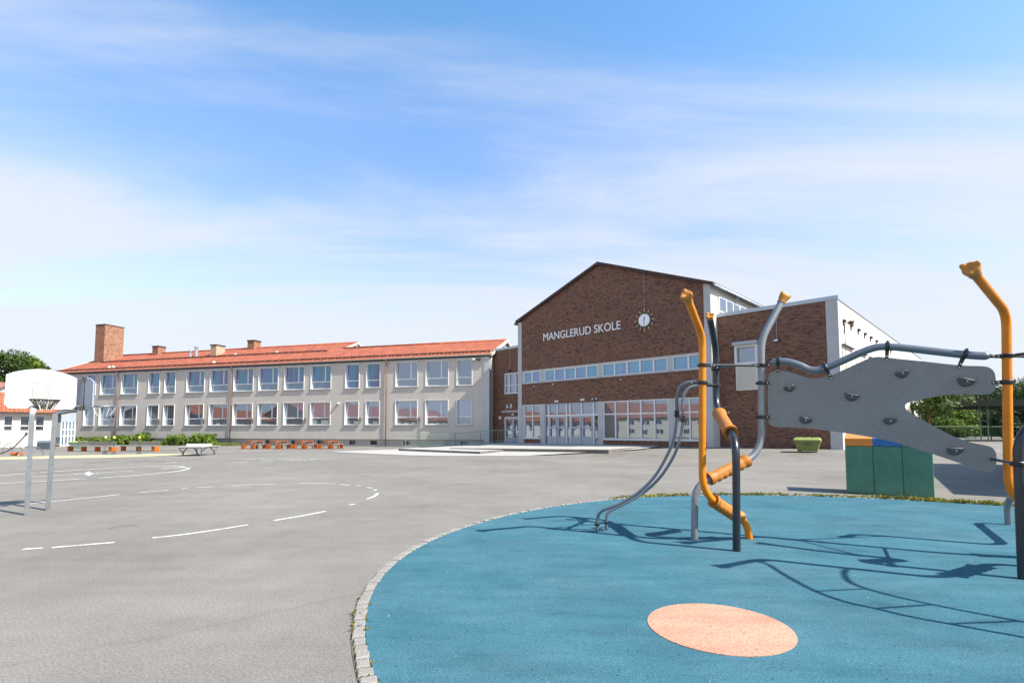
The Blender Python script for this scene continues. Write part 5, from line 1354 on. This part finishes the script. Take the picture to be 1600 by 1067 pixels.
# marker posts
for i, (u, v, lb) in enumerate(((164, 708.7, 'thin post with yellow head, leftmost of the three posts'), (177.5, 709.2, 'thin post with yellow head, middle of the three posts'), (217, 708.7, 'thin post with yellow head, in front of the right bench'))):
    p = G(u, v)
    if i == 0:
        t = thing('play_post', lb, 'post', (p.x, p.y, 0), .1, 'thin posts with yellow heads'); mb = MB(); mb.tube([(0, 0, 0), (0, 0, 1.0)], .022, 8); mb.build('pole', 'rail_dark_green', t)
        mb = MB(); mb.tube([(0, 0, .98), (0, 0, 1.0), (0, 0, 1.08), (0, 0, 1.12)], [.03, .07, .07, .02], 10); mb.build('head', 'yellow_head', t)
        mb = MB(); mb.box(-.16, .16, -.03, .03, 0, .05); mb.box(-.03, .03, -.16, .16, .0, .048); mb.build('foot', 'clock_dark', t); mp0 = t
        mb = MB(); mb.box(-.16, .16, -.02, .02, .14, .18); mb.build('foot_bar', 'clock_dark', t)
    else: dup(mp0, (p.x, p.y, 0), .1, lb)
# bike racks and spinner at the far left
for i, (u, lb) in enumerate(((5, 'grey bent tube bicycle rack, leftmost, near the left edge'), (19, 'grey bent tube bicycle rack, second from the left edge'))):
    p = G(u, 709)
    pts = [Vector((-.45, 0, 0)), Vector((-.4, 0, .45)), Vector((-.1, 0, .72)), Vector((.25, 0, .6)), Vector((.42, 0, .2)), Vector((.45, 0, 0))]
    mb = MB(); mb.tube(catmull(pts, 5), .022, 8); o = mb.build('bike_rack', 'galvanized', None, smooth=True); o.location = (p.x, p.y, 0); o.rotation_euler[2] = .5; tag(o, lb, 'bicycle rack', 'bicycle racks')
p0 = G(28, 712); t = thing('spinner', 'grey arched playground spinner with orange seat and slanted pole, beside the left basketball pole', 'playground spinner', (p0.x, p0.y, 0))
mb = MB(); mb.tube(catmull([G(-12, 712), P(8, 706, 30.5), P(22, 698, 30.5), P(34, 686, 30.5), P(40, 679.5, 30.5)], 4), .035, 8); mb.build('slanted_pole', 'iron', t, world=True, smooth=True)
mb = MB(); a = P(40, 680.5, 30.5); mb.tube([a, a+Vector((.06, 0, .18))], .06, 8); mb.build('knob', 'clock_dark', t, world=True)
mb = MB(); c = G(26.5, 711.5); mb.box(c.x-.24, c.x+.22, c.y-.2, c.y+.2, .02, .2); mb.build('seat', 'wood_orange', t, world=True, bevel=.04)
for pts in ([G(28, 713), P(38, 699, 30.6), P(50, 697.5, 30.6), P(62, 700, 30.6), G(70, 713)],):
    mb = MB(); mb.tube(catmull(pts, 5), .03, 8); mb.build('arch', 'galvanized', t, world=True, smooth=True)
p = G(122, 700.5); t = thing('green_planter', 'low green tub with lid beside the glazed porch', 'tub', (p.x, p.y, 0)); mb = MB(); taper(mb, .75, 1.15, .5, .7, 0, .5); mb.build('tub', 'rail_green', t); mb = MB(); taper(mb, 1.2, 1.05, .75, .6, .503, .6); mb.build('lid', 'bin_lid', t)
p = G(72, 701.5); t = thing('storage_box', 'dark grey grit box in front of the low white building', 'box', (p.x, p.y, 0), .5); mb = MB(); mb.box(-.5, .5, -.35, .35, 0, .5); mb.build('body', 'clock_dark', t, bevel=.03); mb = MB(); taper(mb, 1.05, .9, .75, .5, .503, .68); mb.build('lid', 'tube_gray', t, bevel=.02)

# ------------------------------------------------------------------ green railing by the entrance
def railing(name, label, pts, m, h=1.0, sp=.14, post=1.6, rb=.018):
    t = thing(name, label, 'railing', tuple(pts[0])); top = MB(); bars = MB(); bb = MB()
    for a, b in zip(pts[:-1], pts[1:]):
        top.tube([a+ZU*h, b+ZU*h], rb+.006, 8); bb.tube([a+ZU*.12, b+ZU*.12], rb, 6); L = (b-a).length; n_ = int(L/sp)
        for k in range(n_+1): q = lerp(a, b, k/n_); bars.tube([q+ZU*.12, q+ZU*h], rb*.42, 5)
        n_ = max(1, int(L/post))
        for k in range(n_+1):
            q = lerp(a, b, k/n_); pm_ = MB(); pm_.tube([q, q+ZU*h], rb+.007, 8); pm_.build('post', m, t, world=True)
    top.build('handrail', m, t, world=True); bb.build('bottom_rail', m, t, world=True); bars.build('bars', m, t, world=True)
    return t
rp_ = []
for x, y in ((-6.7, -2.3), (-4.6, -2.2), (-2.3, -2.0), (-.2, -1.7)):
    w = FW.w(x, y); rp_.append(Vector((w.x, w.y, terrain(w.x, w.y)+.03)))
for x, y in ((1.5, -.55), (2.3, -.5)):
    w = FB.w(x, y); rp_.append(Vector((w.x, w.y, .5)))
railing('railing', 'pale green steel railing beside the ramp to the entrance', rp_, 'rail_green')

# ------------------------------------------------------------------ far right: canopy, railing, annex
ZG = .5
cp = thing('canopy_shelter', 'long dark green flat roofed open shelter at the right', 'shelter', P(1495, 686, 46)-Vector((0, 0, P(1495, 686, 46).z-ZG)), R(-6))
mb = MB(); mb.add([(-1.6, 0, 3.12), (22, 0, 3.12), (22, 9, 3.12), (-1.6, 9, 3.12), (0.2, 0, 3.72), (22, 0, 3.72), (22, 9, 3.72), (.2, 9, 3.72)], [(3, 2, 1, 0), (4, 5, 6, 7), (0, 1, 5, 4), (1, 2, 6, 5), (2, 3, 7, 6), (3, 0, 4, 7)]); mb.build('roof', 'canopy_green', cp)
for x in (2.4, 3.0, 9, 14, 20):
    for y in (.6, 8.4):
        mb = MB(); mb.tube([(x, y, -.5), (x, y, 3.13)], .05, 8); mb.build('post', 'rail_dark_green', cp)
a = G(1448, 686.3, .5); b = G(1566, 685.8, .5); rb_ = [Vector((a.x, a.y, .5)), Vector((b.x, b.y, .5)), Vector((b.x+14, b.y-6, .5))]
sc_ = 1.0
railing('railing', 'dark green far railing with upright bars under the shelter', [lerp(Vector((0, 0, 0)), q, 1)*1 for q in rb_], 'rail_dark_green', h=1.4, sp=.26, post=4, rb=.035)
a = G(1513, 686.2, .48); b = G(1564, 686.4, .48)
mb = MB(); FQ = Frame((a.x, a.y), math.degrees(math.atan2(b.y-a.y, b.x-a.x))); L = (b-a).length
mb.box(0, L, 0, .4, 0, .32); o = mb.build('low_wall', 'concrete_light', None, bevel=.02); o.location = (a.x, a.y, .45); o.rotation_euler[2] = FQ.a; tag(o, 'low cream coloured kerb wall below the far railing', 'low wall')
p = G(1432, 684.5, .5); an = thing('annex', 'pale rendered annex pier seen through the notch of the climbing panel', 'building', (p.x, p.y, .45), R(30))
H_ = P(1440, 634, p.y).z-.45
mb = MB(); mb.box(-.1, .62, 0, .5, -.3, H_); mb.box(-4, -.1, .35, 5, -.3, H_-.01); mb.build('wall', 'plaster_white', an); mb = MB(); mb.box(-4.2, .7, -.1, 5.2, H_+.002, H_+.2); mb.build('roof', 'verge_brown', an)

# ------------------------------------------------------------------ light, sky, camera
sd = Vector((AZ.x*math.cos(R(EL)), AZ.y*math.cos(R(EL)), math.sin(R(EL))))
ld = bpy.data.lights.new('sun', 'SUN'); ld.energy = 5.0; ld.angle = R(.55); ld.color = (1, .935, .83)
lo = bpy.data.objects.new('sun', ld); COL.objects.link(lo); lo.rotation_euler = sd.to_track_quat('Z', 'Y').to_euler(); lo.location = (20, -10, 30)
w = bpy.data.worlds.new('World'); scene.world = w; w.use_nodes = True; nt = w.node_tree; nt.nodes.clear()
out_ = nt.nodes.new('ShaderNodeOutputWorld'); bg = nt.nodes.new('ShaderNodeBackground'); nt.links.new(bg.outputs[0], out_.inputs[0])
sky = nt.nodes.new('ShaderNodeTexSky'); sky.sky_type = 'NISHITA'; sky.sun_disc = False; sky.sun_elevation = R(EL); sky.sun_rotation = math.atan2(AZ.x, AZ.y)
sky.altitude = 100; sky.air_density = 1.0; sky.dust_density = .6; sky.ozone_density = 2.0
tc = nt.nodes.new('ShaderNodeTexCoord').outputs['Generated']
sx = nt.nodes.new('ShaderNodeSeparateXYZ'); nt.links.new(tc, sx.inputs[0])
def mth(op, a, b=None, c=None):
    n = nt.nodes.new('ShaderNodeMath'); n.operation = op
    for i, v in enumerate((a, b, c)):
        if v is None: continue
        if hasattr(v, 'links'): nt.links.new(v, n.inputs[i])
        else: n.inputs[i].default_value = v
    return n.outputs[0]
zz = mth('MAXIMUM', mth('ADD', sx.outputs[2], .10), .02)
uu = mth('DIVIDE', sx.outputs[0], zz); vv = mth('DIVIDE', sx.outputs[1], zz)
cb_ = nt.nodes.new('ShaderNodeCombineXYZ'); nt.links.new(uu, cb_.inputs[0]); nt.links.new(vv, cb_.inputs[1])
mp = nt.nodes.new('ShaderNodeMapping'); mp.inputs['Rotation'].default_value = (0, 0, R(-14)); mp.inputs['Scale'].default_value = (.26, 1.05, 1); mp.inputs['Location'].default_value = (2.3, 1.1, 0); nt.links.new(cb_.outputs[0], mp.inputs[0])
n1_ = nt.nodes.new('ShaderNodeTexNoise'); n1_.inputs['Scale'].default_value = .95; n1_.inputs['Detail'].default_value = 11; n1_.inputs['Roughness'].default_value = .62; n1_.inputs['Distortion'].default_value = .5; nt.links.new(mp.outputs[0], n1_.inputs['Vector'])
mp2 = nt.nodes.new('ShaderNodeMapping'); mp2.inputs['Rotation'].default_value = (0, 0, R(-14)); mp2.inputs['Scale'].default_value = (.12, .3, 1); mp2.inputs['Location'].default_value = (5.2, 3.4, 0); nt.links.new(cb_.outputs[0], mp2.inputs[0])
n2_ = nt.nodes.new('ShaderNodeTexNoise'); n2_.inputs['Scale'].default_value = 1.0; n2_.inputs['Detail'].default_value = 3; nt.links.new(mp2.outputs[0], n2_.inputs['Vector'])
hz = mth('POWER', mth('SUBTRACT', 1.0, mth('MAXIMUM', sx.outputs[2], 0.0)), 3.0)       # thin veil toward the horizon
cov = mth('ADD', mth('MULTIPLY', n1_.outputs['Fac'], .66), mth('MULTIPLY', n2_.outputs['Fac'], .5))
cov = mth('ADD', cov, mth('SUBTRACT', mth('MULTIPLY', hz, .36), .065))
mr = nt.nodes.new('ShaderNodeMapRange'); mr.interpolation_type = 'SMOOTHSTEP'; mr.inputs[1].default_value = .455; mr.inputs[2].default_value = .69; nt.links.new(cov, mr.inputs[0])
mx = nt.nodes.new('ShaderNodeMix'); mx.data_type = 'RGBA'; nt.links.new(mth('MULTIPLY', mr.outputs[0], .92), mx.inputs[0])
hs = nt.nodes.new('ShaderNodeHueSaturation'); hs.inputs['Saturation'].default_value = 1.0; hs.inputs['Value'].default_value = 1.4; nt.links.new(sky.outputs[0], hs.inputs['Color'])
tint = ramp(nt, sx.outputs[2], [(0.0, (.72, .72, .74)), (.1, (.76, .76, .8)), (.3, (1.05, .96, 1.02)), (.5, (.9, 1.02, 1.12)), (.68, (.7, 1.05, 1.14)), (1, (.5, .7, .8))])
nt.links.new(mixc(nt, 1.0, hs.outputs[0], tint, 'MULTIPLY'), mx.inputs[6]); mx.inputs[7].default_value = (4.0, 4.2, 4.5, 1)
nt.links.new(mx.outputs[2], bg.inputs[0]); bg.inputs[1].default_value = .114

cd_ = bpy.data.cameras.new('camera'); cam = bpy.data.objects.new('camera', cd_); COL.objects.link(cam)
cam.location = (0, 0, HC); cam.rotation_euler = (R(90)+TH, 0, 0); cd_.sensor_width = 36; cd_.lens = FX/1600*36
cd_.shift_y = (V0-533.5)/1600; cd_.clip_start = .05; cd_.clip_end = 6000
scene.camera = cam
vs_ = scene.view_settings; vs_.view_transform = 'Standard'; vs_.look = 'None'; vs_.exposure = .88; vs_.gamma = 1
